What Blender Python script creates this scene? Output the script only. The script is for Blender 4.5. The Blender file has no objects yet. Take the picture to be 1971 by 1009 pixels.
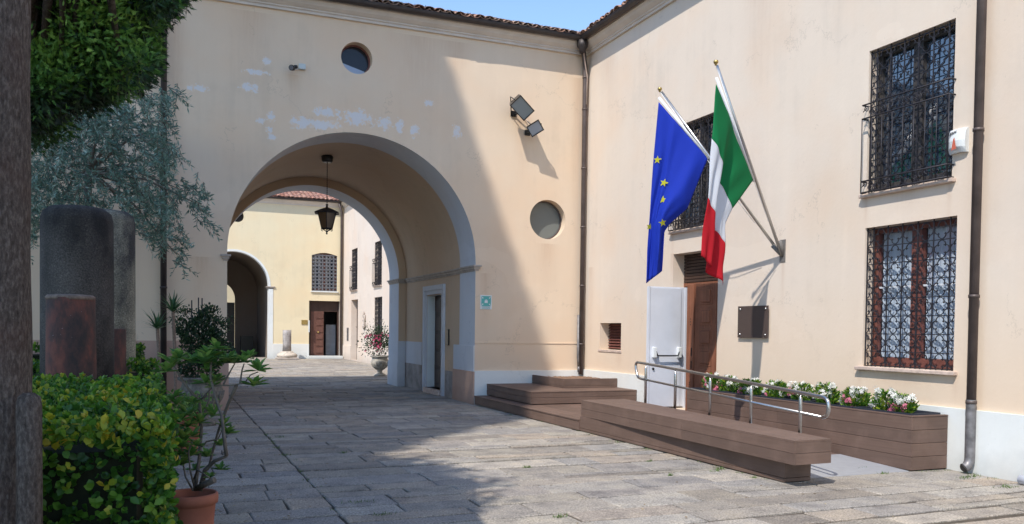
import bpy, math, random
import numpy as np
from mathutils import Vector, Matrix
from mathutils.geometry import tessellate_polygon
random.seed(7); rng = np.random.default_rng(11)
S = bpy.context.scene
COL = S.collection
PI = math.pi

# ------------------------------------------------------------------ camera
F, YAW, PITCH, ROLL, CYP = 1621.7, 0.3897, -0.0265, 0.01224, 677.9
CAM = Vector((0, 0, 1.6))
FW = Vector((math.sin(YAW)*math.cos(PITCH), math.cos(YAW)*math.cos(PITCH), math.sin(PITCH)))
_rt = Vector((math.cos(YAW), -math.sin(YAW), 0)); _up = _rt.cross(FW)
RT = math.cos(ROLL)*_rt + math.sin(ROLL)*_up
UP = -math.sin(ROLL)*_rt + math.cos(ROLL)*_up
cd = bpy.data.cameras.new('camera'); cam = bpy.data.objects.new('camera', cd); COL.objects.link(cam)
M = Matrix((RT, UP, -FW)).transposed().to_4x4(); M.translation = CAM
cam.matrix_world = M
cd.sensor_width = 36; cd.lens = F/1971*36; cd.shift_y = (CYP-504.5)/1971; cd.clip_end = 500; cd.clip_start = 0.05
S.camera = cam

# ------------------------------------------------------------------ light
SUN = Vector((1.0, 0.8, -1.63)).normalized()
sd = bpy.data.lights.new('sun', 'SUN'); sd.energy = 2.6; sd.angle = math.radians(0.55); sd.color = (1.0, 0.94, 0.86)
so = bpy.data.objects.new('sun', sd); COL.objects.link(so)
so.rotation_euler = SUN.to_track_quat('-Z', 'Y').to_euler(); so.location = (-20, -16, 33)
w = bpy.data.worlds.new('World'); S.world = w; w.use_nodes = True
nt = w.node_tree; bg = nt.nodes['Background']
sky = nt.nodes.new('ShaderNodeTexSky'); sky.sky_type = 'NISHITA'; sky.sun_disc = False
sky.sun_elevation = math.asin(-SUN.z); sky.sun_rotation = math.atan2(-SUN.x, -SUN.y)
sky.air_density = 1.0; sky.dust_density = 0.2; sky.ozone_density = 3.0; sky.altitude = 200
nt.links.new(sky.outputs[0], bg.inputs[0]); bg.inputs[1].default_value = 0.15
S.view_settings.view_transform = 'Standard'; S.view_settings.look = 'None'
S.view_settings.exposure = 0.88; S.view_settings.gamma = 1.0
S.render.engine = 'CYCLES'
S.cycles.max_bounces = 8; S.cycles.diffuse_bounces = 5

# ------------------------------------------------------------------ pixel -> point helpers (used to read off positions)
def ray(x, y): return float((x-985.5)/F)*RT - float((y-CYP)/F)*UP + FW
def onp(x, y, ax, v):
    d = ray(x, y); t = float((v-CAM[ax])/d[ax]); return CAM + t*d
def G(x, y, h=0.0): return onp(x, y, 2, h)
def A(x, y, Y=16.9): return onp(x, y, 1, Y)
def B(x, y, X=8.676): return onp(x, y, 0, X)
def Z(x, y, z):
    return CAM + ray(x, y)*float(z)

# ------------------------------------------------------------------ materials
def srgb(h):
    c = [int(h[i:i+2], 16)/255 for i in (0, 2, 4)]
    return tuple(v/12.92 if v < .04045 else ((v+.055)/1.055)**2.4 for v in c)
class NT:
    def __init__(s, name):
        s.m = bpy.data.materials.new(name); s.m.use_nodes = True; s.t = s.m.node_tree; s.b = s.t.nodes['Principled BSDF']
        s.out = s.t.nodes['Material Output']
    def n(s, typ, **kw):
        nd = s.t.nodes.new(typ)
        for k, v in kw.items(): setattr(nd, k, v)
        return nd
    def l(s, a, b): s.t.links.new(a, b)
    def val(s, sock, v):
        if hasattr(v, 'links') or isinstance(v, bpy.types.NodeSocket): s.l(v, sock)
        else: sock.default_value = v
    def math(s, op, a, b=None, c=None, clamp=False):
        nd = s.n('ShaderNodeMath', operation=op); nd.use_clamp = clamp
        s.val(nd.inputs[0], a)
        if b is not None: s.val(nd.inputs[1], b)
        if c is not None: s.val(nd.inputs[2], c)
        return nd.outputs[0]
    def pos(s, obj=False):
        return s.n('ShaderNodeTexCoord').outputs['Object'] if obj else s.n('ShaderNodeNewGeometry').outputs['Position']
    def noise(s, co, scale, detail=4, rough=.55, stretch=None):
        if stretch:
            mp = s.n('ShaderNodeVectorMath', operation='MULTIPLY'); s.l(co, mp.inputs[0]); mp.inputs[1].default_value = stretch; co = mp.outputs[0]
        nd = s.n('ShaderNodeTexNoise'); s.l(co, nd.inputs['Vector']); nd.inputs['Scale'].default_value = scale
        nd.inputs['Detail'].default_value = detail; nd.inputs['Roughness'].default_value = rough
        return nd.outputs['Fac']
    def ramp(s, fac, stops):
        nd = s.n('ShaderNodeValToRGB'); s.l(fac, nd.inputs[0]); el = nd.color_ramp.elements
        while len(el) < len(stops): el.new(0.5)
        for e, (p, c) in zip(el, stops): e.position = p; e.color = (c[0], c[1], c[2], 1) if len(c) == 3 else c
        return nd.outputs[0]
    def mix(s, fac, a, b, mode='MIX'):
        nd = s.n('ShaderNodeMix', data_type='RGBA', blend_type=mode)
        s.val(nd.inputs[0], fac)
        for i, v in ((6, a), (7, b)):
            if isinstance(v, tuple): nd.inputs[i].default_value = (v[0], v[1], v[2], 1)
            else: s.l(v, nd.inputs[i])
        return nd.outputs[2]
    def bump(s, h, strength=.3, dist=.01):
        nd = s.n('ShaderNodeBump'); nd.inputs['Strength'].default_value = strength; nd.inputs['Distance'].default_value = dist
        s.l(h, nd.inputs['Height']); s.l(nd.outputs[0], s.b.inputs['Normal'])
    def fin(s, col=None, rough=.7, metal=0, spec=.5):
        if col is not None: s.val(s.b.inputs['Base Color'], (*col, 1) if isinstance(col, tuple) else col)
        s.val(s.b.inputs['Roughness'], rough); s.b.inputs['Metallic'].default_value = metal
        s.b.inputs['Specular IOR Level'].default_value = spec
        return s.m
def sc(c, k): return tuple(min(1, v*k) for v in c)
def simple(name, c, rough=.7, var=.12, scale=6, metal=0, bump=0, spec=.5, bs=40, obj=False):
    n = NT(name); p = n.pos(obj)
    f = n.noise(p, scale)
    col = n.ramp(f, [(.3, sc(c, 1-var)), (.7, sc(c, 1+var))])
    if bump: n.bump(n.noise(p, bs, 3), bump, .01)
    return n.fin(col, rough, metal, spec)

def plaster(name, c, patches=(), streak=.5, stain=None, lowz=None, drips=(), axis=1):
    n = NT(name); p = n.pos()
    big = n.noise(p, .55, 5, .6); med = n.noise(p, 2.6, 5, .65); fine = n.noise(p, 18, 4, .6)
    st = n.noise(p, 1.0, 4, .6, (5.0, 5.0, .35))
    f = n.math('ADD', n.math('MULTIPLY', big, .45), n.math('ADD', n.math('MULTIPLY', med, .25), n.math('MULTIPLY', st, .3)))
    col = n.ramp(f, [(.36, sc(c, .90)), (.47, sc(c, .98)), (.56, c), (.66, sc(c, 1.05))])
    warm = n.noise(p, .8, 3, .5)
    col = n.mix(n.math('MULTIPLY', n.math('SUBTRACT', warm, .45, clamp=True), 1.6, clamp=True), col, (c[0]*1.02, c[1]*.90, c[2]*.80))
    sep = n.n('ShaderNodeSeparateXYZ'); n.l(p, sep.inputs[0])
    vo = n.n('ShaderNodeTexVoronoi', feature='DISTANCE_TO_EDGE'); wv = n.n('ShaderNodeVectorMath', operation='ADD'); n.l(p, wv.inputs[0])
    wn = n.n('ShaderNodeTexNoise'); n.l(p, wn.inputs['Vector']); wn.inputs['Scale'].default_value = 1.3; wn.inputs['Detail'].default_value = 6; wn.inputs['Roughness'].default_value = .7
    sc_ = n.n('ShaderNodeVectorMath', operation='SCALE'); n.l(wn.outputs['Color'], sc_.inputs[0]); sc_.inputs['Scale'].default_value = 1.6; n.l(sc_.outputs[0], wv.inputs[1])
    n.l(wv.outputs[0], vo.inputs['Vector']); vo.inputs['Scale'].default_value = .42
    crk = n.math('MULTIPLY', n.math('LESS_THAN', vo.outputs['Distance'], .004), n.math('GREATER_THAN', n.noise(p, .9, 3), .53))
    col = n.mix(n.math('MULTIPLY', crk, .35), col, sc(c, .55))
    rep = n.noise(p, .33, 2, .4, (1, 1, 1.6))
    col = n.mix(n.math('MULTIPLY', n.math('GREATER_THAN', n.math('ADD', rep, n.math('MULTIPLY', med, .06)), .64), .35), col, sc(c, 1.08))
    gz = n.n('ShaderNodeMapRange'); n.l(n.math('ADD', sep.outputs[2], n.math('MULTIPLY', n.math('SUBTRACT', med, .5), .5)), gz.inputs[0]); gz.inputs[1].default_value = .38; gz.inputs[2].default_value = -.02
    col = n.mix(n.math('MULTIPLY', gz.outputs[0], .6), col, sc(c, .62))
    # faint rain marks: small dark specks and thin runs
    sp = n.noise(p, 30, 2, .5, (1, 1, .5))
    col = n.mix(n.math('MULTIPLY', n.math('GREATER_THAN', sp, .74), .25), col, sc(c, .55))
    if lowz:
        z0, z1, lc = lowz
        e = n.math('ADD', sep.outputs[2], n.math('MULTIPLY', n.math('SUBTRACT', med, .5), .35))
        k = n.n('ShaderNodeMapRange'); n.l(e, k.inputs[0]); k.inputs[1].default_value = z1; k.inputs[2].default_value = z0
        col = n.mix(n.math('MULTIPLY', k.outputs[0], .8), col, lc)
    if drips:
        tot = None
        for (y_, zt, zb, wd) in drips:
            dy = n.math('DIVIDE', n.math('SUBTRACT', sep.outputs[axis], y_), wd); gs = n.math('EXPONENT', n.math('MULTIPLY', n.math('MULTIPLY', dy, dy), -1.0))
            rz_ = n.n('ShaderNodeMapRange'); n.l(sep.outputs[2], rz_.inputs[0]); rz_.inputs[1].default_value = zb; rz_.inputs[2].default_value = zt
            k_ = n.math('MULTIPLY', n.math('MULTIPLY', gs, rz_.outputs[0]), n.math('LESS_THAN', sep.outputs[2], zt)); tot = k_ if tot is None else n.math('ADD', tot, k_)
        ns_ = n.noise(p, 3.0, 4, .7, (7, 7, .5))
        col = n.mix(n.math('MULTIPLY', tot, n.math('MULTIPLY', ns_, .6), clamp=True), col, (c[0]*.68, c[1]*.52, c[2]*.42))
    if patches:
        acc = None
        for (cx, cz, rx, rz) in patches:
            dx = n.math('DIVIDE', n.math('SUBTRACT', sep.outputs[0], cx), rx)
            dz = n.math('DIVIDE', n.math('SUBTRACT', sep.outputs[2], cz), rz)
            d = n.math('SUBTRACT', 1.0, n.math('SQRT', n.math('ADD', n.math('MULTIPLY', dx, dx), n.math('MULTIPLY', dz, dz))))
            acc = d if acc is None else n.math('MAXIMUM', acc, d)
        nn = n.noise(p, 9.0, 7, .8)
        m = n.math('GREATER_THAN', n.math('ADD', acc, n.math('MULTIPLY', n.math('SUBTRACT', nn, .5), 5.2)), .26)
        m = n.math('MULTIPLY', m, n.math('GREATER_THAN', acc, -.35))
        m2 = n.math('GREATER_THAN', n.math('ADD', acc, n.math('MULTIPLY', n.math('SUBTRACT', nn, .5), 3.2)), .05)
        m2 = n.math('MULTIPLY', m2, n.math('GREATER_THAN', acc, -.5))
        col = n.mix(n.math('MULTIPLY', m2, .35), col, sc(c, 1.12))
        col = n.mix(n.math('MULTIPLY', m, n.math('ADD', .45, n.math('MULTIPLY', med, .5)), clamp=True), col, (.66, .68, .72))
        h = n.math('ADD', n.math('MULTIPLY', fine, .5), n.math('MULTIPLY', m, -.6))
        n.bump(h, .25, .006)
    else:
        n.bump(n.math('ADD', fine, n.math('MULTIPLY', med, 1.5)), .22, .008)
    return n.fin(col, .92, 0, .25)

PX = [(493,139,22,5),(481,168,18,8),(513,119,8,9),(501,232,8,6),(521,226,8,9),(517,250,8,7),(524,265,8,5),(582,238,22,12),
      (626,216,26,8),(622,240,30,10),(688,226,30,16),(741,238,14,11),(769,242,8,14),(797,252,8,12),(879,254,9,13),(381,170,20,7),(826,198,9,6)]
DRA = [(6.3,2.8,1.3,.1),(7.1,6.2,4.6,.12),(8.45,7.2,.8,.12),(2.3,6.5,5.7,.12),(4.8,7.6,6.0,.5),(.6,2.9,1.4,.2),(7.75,3.5,2.3,.2),(.15,7.5,1.4,.14),(5.6,7.6,6.4,.25),(1.5,7.6,6.2,.35)]
pat = []
for x, y, a, b in PX:
    q = A(x, y); q2 = A(x+a, y); q3 = A(x, y-b)
    pat.append((q.x, q.z, abs(q2.x-q.x)*1.1, abs(q3.z-q.z)*1.1))
PEACH = (.72, .575, .43)
M_A = plaster('plaster_gate_wing', PEACH, pat, drips=DRA, axis=0)
M_B = plaster('plaster_entrance_wing', (.71, .61, .51), lowz=(.8, 2.4, (.72, .56, .41)), drips=[(8.70,3.42,2.95,.03),(7.40,3.42,2.9,.035),(8.75,1.12,.72,.04),(7.25,1.12,.74,.05),(13.36,3.4,2.9,.04),(8.05,3.42,3.1,.25),(8.0,1.1,.85,.4),(13.37,3.05,2.3,.05),(11.0,7.4,5.4,.35),(9.6,7.4,6.2,.2),(7.0,7.6,.7,.11),(15.9,7.4,6.0,.3),(16.6,3.0,.9,.12),(10.32,2.7,1.9,.04),(15.3,1.15,.75,.1)])
M_WHITE = plaster('plaster_white', (.72, .74, .72))
M_JAMB = plaster('plaster_pale_lilac', (.58, .60, .64))
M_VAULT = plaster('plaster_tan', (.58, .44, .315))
M_PINK = plaster('plaster_pink_dado', (.52, .35, .27))
M_CEM = simple('cement_render', (.30, .27, .25), .95, .3, 4, bump=.5)
M_YEL = plaster('plaster_yellow', (.76, .65, .44))
M_FARP = plaster('plaster_far_pink', (.72, .62, .53))
M_TRIM = simple('trim_cream', (.60, .53, .46), .85, .08, 3, bump=.1)
M_IMPOST = simple('stone_impost', (.42, .36, .31), .85, .18, 5, bump=.25)
M_SILL = simple('stone_sill', (.55, .43, .36), .8, .2, 10, bump=.2)
M_GUT = simple('gutter_metal', (.055, .045, .043), .5, .2, 5, .3)
M_PIPE = simple('downpipe_metal', (.11, .085, .078), .5, .25, 4, .3)
M_PIPEG = simple('downpipe_zinc', (.20, .19, .19), .5, .4, 9, .5)
M_IRON = simple('wrought_iron', (.035, .033, .04), .55, .3, 30, .4)
M_WOODR = simple('window_wood', (.165, .058, .045), .55, .25, 12)
M_DARK = simple('dark_room', (.012, .011, .012), .9, .1)
M_BLACK = simple('black_plastic', (.015, .015, .016), .35, .1)
M_WPLAST = simple('white_plastic', (.72, .74, .74), .35, .03)
M_SOIL = simple('soil', (.10, .06, .04), .95, .4, 30, bump=1, bs=60)
M_TERRA = simple('terracotta', (.36, .125, .075), .8, .15, 7, bump=.1)
M_STEEL = simple('brushed_steel', (.52, .51, .50), .28, .06, 30, 1.0)
M_CURT = simple('curtain_cloth', (.62, .66, .72), .95, .05, 4)
M_BRASS = simple('brass', (.50, .36, .13), .35, .2, 10, .9)

def glass(name, c, rough=.06, spec=.9):
    n = NT(name); n.b.inputs['Coat Weight'].default_value = .6
    return n.fin(c, rough, 0, spec)
M_GLASS = glass('window_glass_dark', (.028, .048, .080)); M_GLASS.node_tree.nodes['Principled BSDF'].inputs['IOR'].default_value = 1.9
M_GLASSG = glass('frosted_glass', (.15, .165, .155), .45, .3)
M_FLOOD = glass('floodlight_glass', (.24, .28, .29), .25)
M_AMBER = glass('lantern_glass', (.085, .05, .022), .3)
def clear_pane():
    n = NT('window_glass_clear'); g = n.n('ShaderNodeBsdfGlossy'); g.inputs['Roughness'].default_value = .05; g.inputs[0].default_value = (.9, .95, 1, 1)
    t = n.n('ShaderNodeBsdfTransparent'); t.inputs[0].default_value = (.82, .86, .9, 1)
    mx = n.n('ShaderNodeMixShader'); fr = n.n('ShaderNodeLayerWeight'); fr.inputs[0].default_value = .5
    n.l(n.math('ADD', n.math('MULTIPLY', n.math('POWER', fr.outputs['Facing'], 4.0), .6), .05), mx.inputs[0]); n.l(t.outputs[0], mx.inputs[1]); n.l(g.outputs[0], mx.inputs[2]); n.l(mx.outputs[0], n.out.inputs[0])
    return n.m
M_CLEAR = clear_pane()

def stone(name, cols, spot=.5, rough=.85):
    n = NT(name); p = n.pos()
    oi = n.n('ShaderNodeObjectInfo').outputs['Random']; gi = n.n('ShaderNodeNewGeometry').outputs['Random Per Island']
    r = n.math('FRACT', n.math('ADD', oi, gi))
    col = n.ramp(r, [(i/(len(cols)-1), c) for i, c in enumerate(cols)])
    g1 = n.noise(p, 55, 3, .7); g2 = n.noise(p, 3.2, 5, .65); g3 = n.noise(p, 130, 2, .6)
    col = n.mix(1.0, col, n.ramp(g1, [(.32, (.5,.49,.47)), (.5, (1.0,.98,.95)), (.68, (1.42,1.38,1.3))]), 'MULTIPLY')
    col = n.mix(1.0, col, n.ramp(g3, [(.35, (.72,.72,.72)), (.6, (1.15,1.15,1.15))]), 'MULTIPLY')
    col = n.mix(1.0, col, n.ramp(g2, [(.3, (.66,.66,.68)), (.5, (1,1,1)), (.7, (1.2,1.17,1.1))]), 'MULTIPLY')
    n.bump(n.math('ADD', g1, n.math('MULTIPLY', g2, 2.0)), .4, .009)
    return n.fin(col, rough, 0, .3)
M_SLAB = stone('granite_paving', [(.25,.225,.195), (.36,.33,.285), (.30,.285,.27), (.42,.38,.33), (.25,.24,.235), (.37,.315,.26), (.31,.285,.255), (.23,.205,.18), (.38,.36,.33)])
M_JOINT = simple('joint_earth', (.085, .068, .05), .98, .35, 25, bump=.8)
M_GRAN = stone('grey_granite', [(.145,.14,.138), (.175,.17,.166)])
M_BARK = None

def bark():
    n = NT('bark'); p = n.pos()
    f = n.noise(p, 75, 6, .72, (1, 1, .4)); f2 = n.noise(p, 7, 4, .6, (1, 1, .5))
    v = n.n('ShaderNodeTexVoronoi'); mp = n.n('ShaderNodeVectorMath', operation='MULTIPLY'); n.l(p, mp.inputs[0]); mp.inputs[1].default_value = (1, 1, .45)
    n.l(mp.outputs[0], v.inputs['Vector']); v.inputs['Scale'].default_value = 22
    col = n.ramp(f, [(.3, (.045,.036,.03)), (.5, (.125,.10,.085)), (.68, (.25,.21,.18))])
    m = n.math('LESS_THAN', n.math('ADD', v.outputs['Distance'], n.math('MULTIPLY', f2, .9)), .47)
    big = n.noise(p, 9, 4, .6, (1,1,.6)); col = n.mix(n.math('MULTIPLY', n.math('GREATER_THAN', big, .66), .5), col, (.30,.27,.24)); col = n.mix(n.math('MULTIPLY', n.math('SUBTRACT', n.noise(p, 4, 3, .5), .5, clamp=True), 2.0, clamp=True), col, (.12,.065,.05))
    col = n.mix(n.math('MULTIPLY', m, .55), col, (.24, .215, .19))
    n.bump(n.math('ADD', f, n.math('MULTIPLY', m, .4)), .9, .02)
    return n.fin(col, .95, 0, .2)
M_BARK = bark()
M_TWIG = simple('twig_bark', (.15, .125, .10), .9, .3, 30, bump=.3)

def redstone():
    n = NT('red_marble_column'); p = n.pos()
    f = n.noise(p, 3.5, 5, .7, (1, 1, .5)); g = n.noise(p, 14, 4, .7)
    col = n.ramp(f, [(.36, (.03,.022,.02)), (.47, (.075,.035,.028)), (.56, (.15,.050,.034)), (.68, (.22,.078,.048))])
    col = n.mix(n.math('GREATER_THAN', g, .70), col, (.42, .38, .38))
    n.bump(g, .4, .01); return n.fin(col, .75)
M_RED = redstone()
def oldcol(name='weathered_granite_column', k=1.0, warm=(1,1,1)):
    n = NT(name); p = n.pos()
    f = n.noise(p, 1.6, 5, .6, (1, 1, .6)); g = n.noise(p, 60, 3, .7)
    col = n.ramp(f, [(.36, (.02*k,.02*k,.02*k)), (.5, (.09*k*warm[0],.084*k*warm[1],.078*k*warm[2])), (.68, (.165*k*warm[0],.155*k*warm[1],.145*k*warm[2]))])
    col = n.mix(1.0, col, n.ramp(g, [(.35, (.5,.5,.5)), (.6, (1.2,1.2,1.2)), (.72, (2.0,2.0,2.0))]), 'MULTIPLY')
    n.bump(g, .5, .01); return n.fin(col, .9)
M_COLM = oldcol('weathered_granite_column', .6, (1.05,1,.95)); M_COLL = oldcol('lichened_granite_column', 2.3, (1.02,1.04,.86)); M_CHIP = simple('fresh_stone_chip', (.20,.15,.12), .9, .35, 20, bump=.5)

def wood(name, c, along='Y', rough=.6, grain=.25):
    n = NT(name); p = n.pos()
    st = {'X': (1.2, 45, 45), 'Y': (45, 1.2, 45), 'Z': (45, 45, 1.2)}[along]
    f = n.noise(p, 1.0, 3, .6, st)
    oi = n.n('ShaderNodeObjectInfo').outputs['Random']
    col = n.ramp(f, [(.3, sc(c, 1-grain)), (.7, sc(c, 1+grain))])
    col = n.mix(1.0, col, n.ramp(oi, [(0, (.9,.9,.9)), (1, (1.1,1.08,1.06))]), 'MULTIPLY')
    d = n.noise(p, 2.5, 4, .6)
    col = n.mix(n.math('MULTIPLY', n.math('SUBTRACT', d, .47, clamp=True), 2.2, clamp=True), col, sc(c, 1.55))
    n.bump(f, .15, .003)
    return n.fin(col, rough, 0, .35)
DECKC = (.138, .090, .070)
M_DECKY = wood('composite_board', DECKC, 'Y', .62, .10)
M_DECKX = wood('composite_board_cross', DECKC, 'X', .62, .10)
M_DOORW = wood('chestnut_door', (.20, .078, .042), 'Z', .6, .3)
M_DOORD = wood('dark_door', (.055, .03, .022), 'Z', .5, .3)
M_METALD = simple('painted_steel_door', (.66, .68, .74), .45, .05, 3)
M_TILE = stone('terracotta_tile', [(.33,.155,.11), (.42,.22,.16), (.28,.14,.11), (.46,.27,.20), (.36,.21,.165)])
M_TILEOLD = stone('lichened_tile', [(.42,.26,.20), (.36,.25,.20), (.46,.33,.26), (.31,.23,.19), (.50,.28,.20)])

def leafmat(name, stops, transl=.35, rough=.45):
    n = NT(name)
    at = n.n('ShaderNodeAttribute', attribute_name='tint').outputs['Fac']
    col = n.ramp(at, stops)
    n.fin(col, rough, 0, .45)
    tr = n.n('ShaderNodeBsdfTranslucent'); hs = n.n('ShaderNodeHueSaturation'); hs.inputs['Value'].default_value = 1.3; n.l(col, hs.inputs['Color'])
    n.l(hs.outputs[0], tr.inputs[0])
    mx = n.n('ShaderNodeMixShader'); mx.inputs[0].default_value = transl
    n.l(n.b.outputs[0], mx.inputs[1]); n.l(tr.outputs[0], mx.inputs[2]); n.l(mx.outputs[0], n.out.inputs[0])
    return n.m
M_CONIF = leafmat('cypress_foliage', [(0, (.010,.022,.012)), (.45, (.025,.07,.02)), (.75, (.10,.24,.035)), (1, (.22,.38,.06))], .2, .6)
M_OLIVE = leafmat('olive_leaves', [(0, (.045,.10,.075)), (.5, (.11,.20,.15)), (.85, (.23,.34,.27)), (1, (.36,.46,.39))], .15, .45)
M_HEDGE = leafmat('spindle_leaves', [(0, (.018,.06,.015)), (.4, (.05,.15,.02)), (.65, (.14,.30,.03)), (.88, (.36,.40,.035)), (1, (.55,.42,.04))], .35)
M_SHRUB = leafmat('dark_shrub_leaves', [(0, (.01,.028,.013)), (.6, (.028,.065,.025)), (1, (.07,.12,.04))], .2)
M_WHORL = leafmat('whorled_leaves', [(0, (.06,.16,.04)), (.6, (.14,.29,.06)), (1, (.30,.42,.10))], .35)
M_YUCCA = leafmat('yucca_leaves', [(0, (.03,.08,.035)), (1, (.08,.17,.06))], .15)
M_GRASS = leafmat('grass_blades', [(0, (.05,.10,.02)), (1, (.14,.22,.05))], .2)
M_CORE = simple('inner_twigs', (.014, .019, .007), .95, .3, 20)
def petal(name, c):
    n = NT(name); n.fin(c, .6, 0, .3)
    tr = n.n('ShaderNodeBsdfTranslucent'); tr.inputs[0].default_value = (*c, 1)
    mx = n.n('ShaderNodeMixShader'); mx.inputs[0].default_value = .3
    n.l(n.b.outputs[0], mx.inputs[1]); n.l(tr.outputs[0], mx.inputs[2]); n.l(mx.outputs[0], n.out.inputs[0]); return n.m
M_PW = petal('white_petals', (.80, .79, .74)); M_PP = petal('pink_petals', (.72, .22, .32)); M_PR = petal('deep_pink_petals', (.62, .08, .20))
def cloth(name, c):
    n = NT(name); p = n.pos(); f = n.noise(p, 260, 2, .5)
    n.bump(f, .15, .002); n.fin(c, .75, 0, .2)
    tr = n.n('ShaderNodeBsdfTranslucent'); tr.inputs[0].default_value = (*c, 1)
    mx = n.n('ShaderNodeMixShader'); mx.inputs[0].default_value = .45
    n.l(n.b.outputs[0], mx.inputs[1]); n.l(tr.outputs[0], mx.inputs[2]); n.l(mx.outputs[0], n.out.inputs[0]); return n.m
M_FB = cloth('flag_blue', (.022, .06, .55)); M_FG = cloth('flag_green', (.015, .26, .09)); M_FW = cloth('flag_white', (.76, .78, .82)); M_FR = cloth('flag_red', (.62, .025, .04))
M_FY = cloth('flag_yellow', (.72, .70, .05)); M_SLEEVE = simple('flag_sleeve', (.75, .76, .78), .7, .03)

# ------------------------------------------------------------------ object helpers
def tag(o, label=None, cat=None, group=None, kind=None):
    if label: o['label'] = label
    if cat: o['category'] = cat
    if group: o['group'] = group
    if kind: o['kind'] = kind
    return o
def thing(name, label, cat, loc=(0,0,0), rz=0, group=None):
    o = bpy.data.objects.new(name, None); COL.objects.link(o); o.location = loc; o.rotation_euler = (0,0,rz); o.empty_display_size = .2
    return tag(o, label, cat, group)
def newobj(name, me, parent=None, mats=()):
    for m in mats: me.materials.append(m)
    o = bpy.data.objects.new(name, me); COL.objects.link(o)
    if parent is not None:
        o.parent = parent
    return o
def wparent(o, parent):
    """parent keeping world coordinates (mesh written in world space)"""
    o.parent = parent
    mw = Matrix.Identity(4); q = parent
    chain = []
    while q is not None: chain.append(q); q = q.parent
    for q in reversed(chain):
        mw = mw @ q.matrix_parent_inverse @ Matrix.LocRotScale(q.location, q.rotation_euler, q.scale)
    o.matrix_parent_inverse = mw.inverted()
    return o
class MB:
    def __init__(s): s.v = []; s.f = []; s.sm = []
    def add(s, vs, fs, smooth=False):
        k = len(s.v); s.v += [tuple(v) for v in vs]
        for f in fs: s.f.append([i+k for i in f]); s.sm.append(smooth)
        return s
    def box(s, a, b, bev=0):
        x0,x1 = sorted((a[0],b[0])); y0,y1 = sorted((a[1],b[1])); z0,z1 = sorted((a[2],b[2]))
        if bev <= 0:
            return s.add([(x0,y0,z0),(x1,y0,z0),(x1,y1,z0),(x0,y1,z0),(x0,y0,z1),(x1,y0,z1),(x1,y1,z1),(x0,y1,z1)],
                         [(0,3,2,1),(4,5,6,7),(0,1,5,4),(1,2,6,5),(2,3,7,6),(3,0,4,7)])
        e = bev
        P = []
        for (z, i) in ((z0,e),(z0+e,0),(z1-e,0),(z1,e)):
            P.append([(x0+i+ (e if i==0 else 0)*0,y0+i,z),(x1-i,y0+i,z),(x1-i,y1-i,z),(x0+i,y1-i,z)])
        vs = [p for r in P for p in r]; fs = [(3,2,1,0),(12,13,14,15)]
        for r in range(3):
            for k in range(4): fs.append((r*4+k, r*4+(k+1)%4, r*4+4+(k+1)%4, r*4+4+k))
        return s.add(vs, fs)
    def quad(s, a, b, c, d): return s.add([a,b,c,d], [(0,1,2,3)])
    def tube(s, pts, r, n=8, cap=True, smooth=True, flat=None):
        pts = [Vector(p) for p in pts]; m = len(pts)
        rs = r if isinstance(r, (list, tuple)) else [r]*m
        k0 = len(s.v); up = None
        for i, p in enumerate(pts):
            d = (pts[min(i+1,m-1)] - pts[max(i-1,0)])
            if d.length < 1e-9: d = Vector((0,0,1))
            d.normalize()
            if up is None:
                up = Vector((0,0,1)) if abs(d.z) < .9 else Vector((1,0,0))
            x = d.cross(up)
            if x.length < 1e-6: x = d.orthogonal()
            x.normalize(); y = x.cross(d).normalized(); up = y
            for j in range(n):
                a = 2*PI*(j+.5)/n; s.v.append(tuple(p + (x*math.cos(a) + y*math.sin(a))*rs[i]))
        for i in range(m-1):
            for j in range(n):
                s.f.append([k0+i*n+j, k0+i*n+(j+1)%n, k0+(i+1)*n+(j+1)%n, k0+(i+1)*n+j]); s.sm.append(smooth)
        if cap:
            s.f.append([k0+j for j in range(n)][::-1]); s.sm.append(False)
            s.f.append([k0+(m-1)*n+j for j in range(n)]); s.sm.append(False)
        return s
    def lathe(s, prof, n=24, c=(0,0,0), smooth=True, wob=0):
        k0 = len(s.v)
        for i, (r, z) in enumerate(prof):
            for j in range(n):
                a = 2*PI*j/n; rr = r*(1+wob*math.sin(3*a+z*9)+wob*math.cos(7*a-z*5)*.6)
                s.v.append((c[0]+rr*math.cos(a), c[1]+rr*math.sin(a), c[2]+z))
        for i in range(len(prof)-1):
            for j in range(n):
                s.f.append([k0+i*n+j, k0+i*n+(j+1)%n, k0+(i+1)*n+(j+1)%n, k0+(i+1)*n+j]); s.sm.append(smooth)
        s.f.append([k0+j for j in range(n)][::-1]); s.sm.append(False)
        s.f.append([k0+(len(prof)-1)*n+j for j in range(n)]); s.sm.append(False)
        return s
    def xform(s, fn): s.v = [tuple(fn(Vector(v))) for v in s.v]; return s
    def mesh(s, name):
        me = bpy.data.meshes.new(name); me.from_pydata(s.v, [], s.f)
        me.polygons.foreach_set('use_smooth', s.sm); me.update(); return me
    def build(s, name, mat, parent=None, world=True):
        o = newobj(name, s.mesh(name), None, [mat] if mat else [])
        if parent is not None:
            if world: wparent(o, parent)
            else: o.parent = parent
        return o
def copyo(o, parent=None, loc=None):
    c = o.copy(); COL.objects.link(c)
    if parent is not None: c.parent = parent
    if loc is not None: c.location = loc
    return c
def copy_tree(o, parent=None):
    c = o.copy(); COL.objects.link(c); c.parent = parent
    for ch in [q for q in ALLCH(o)]: copy_tree(ch, c)
    return c
def ALLCH(o): return list(o.children)

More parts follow.
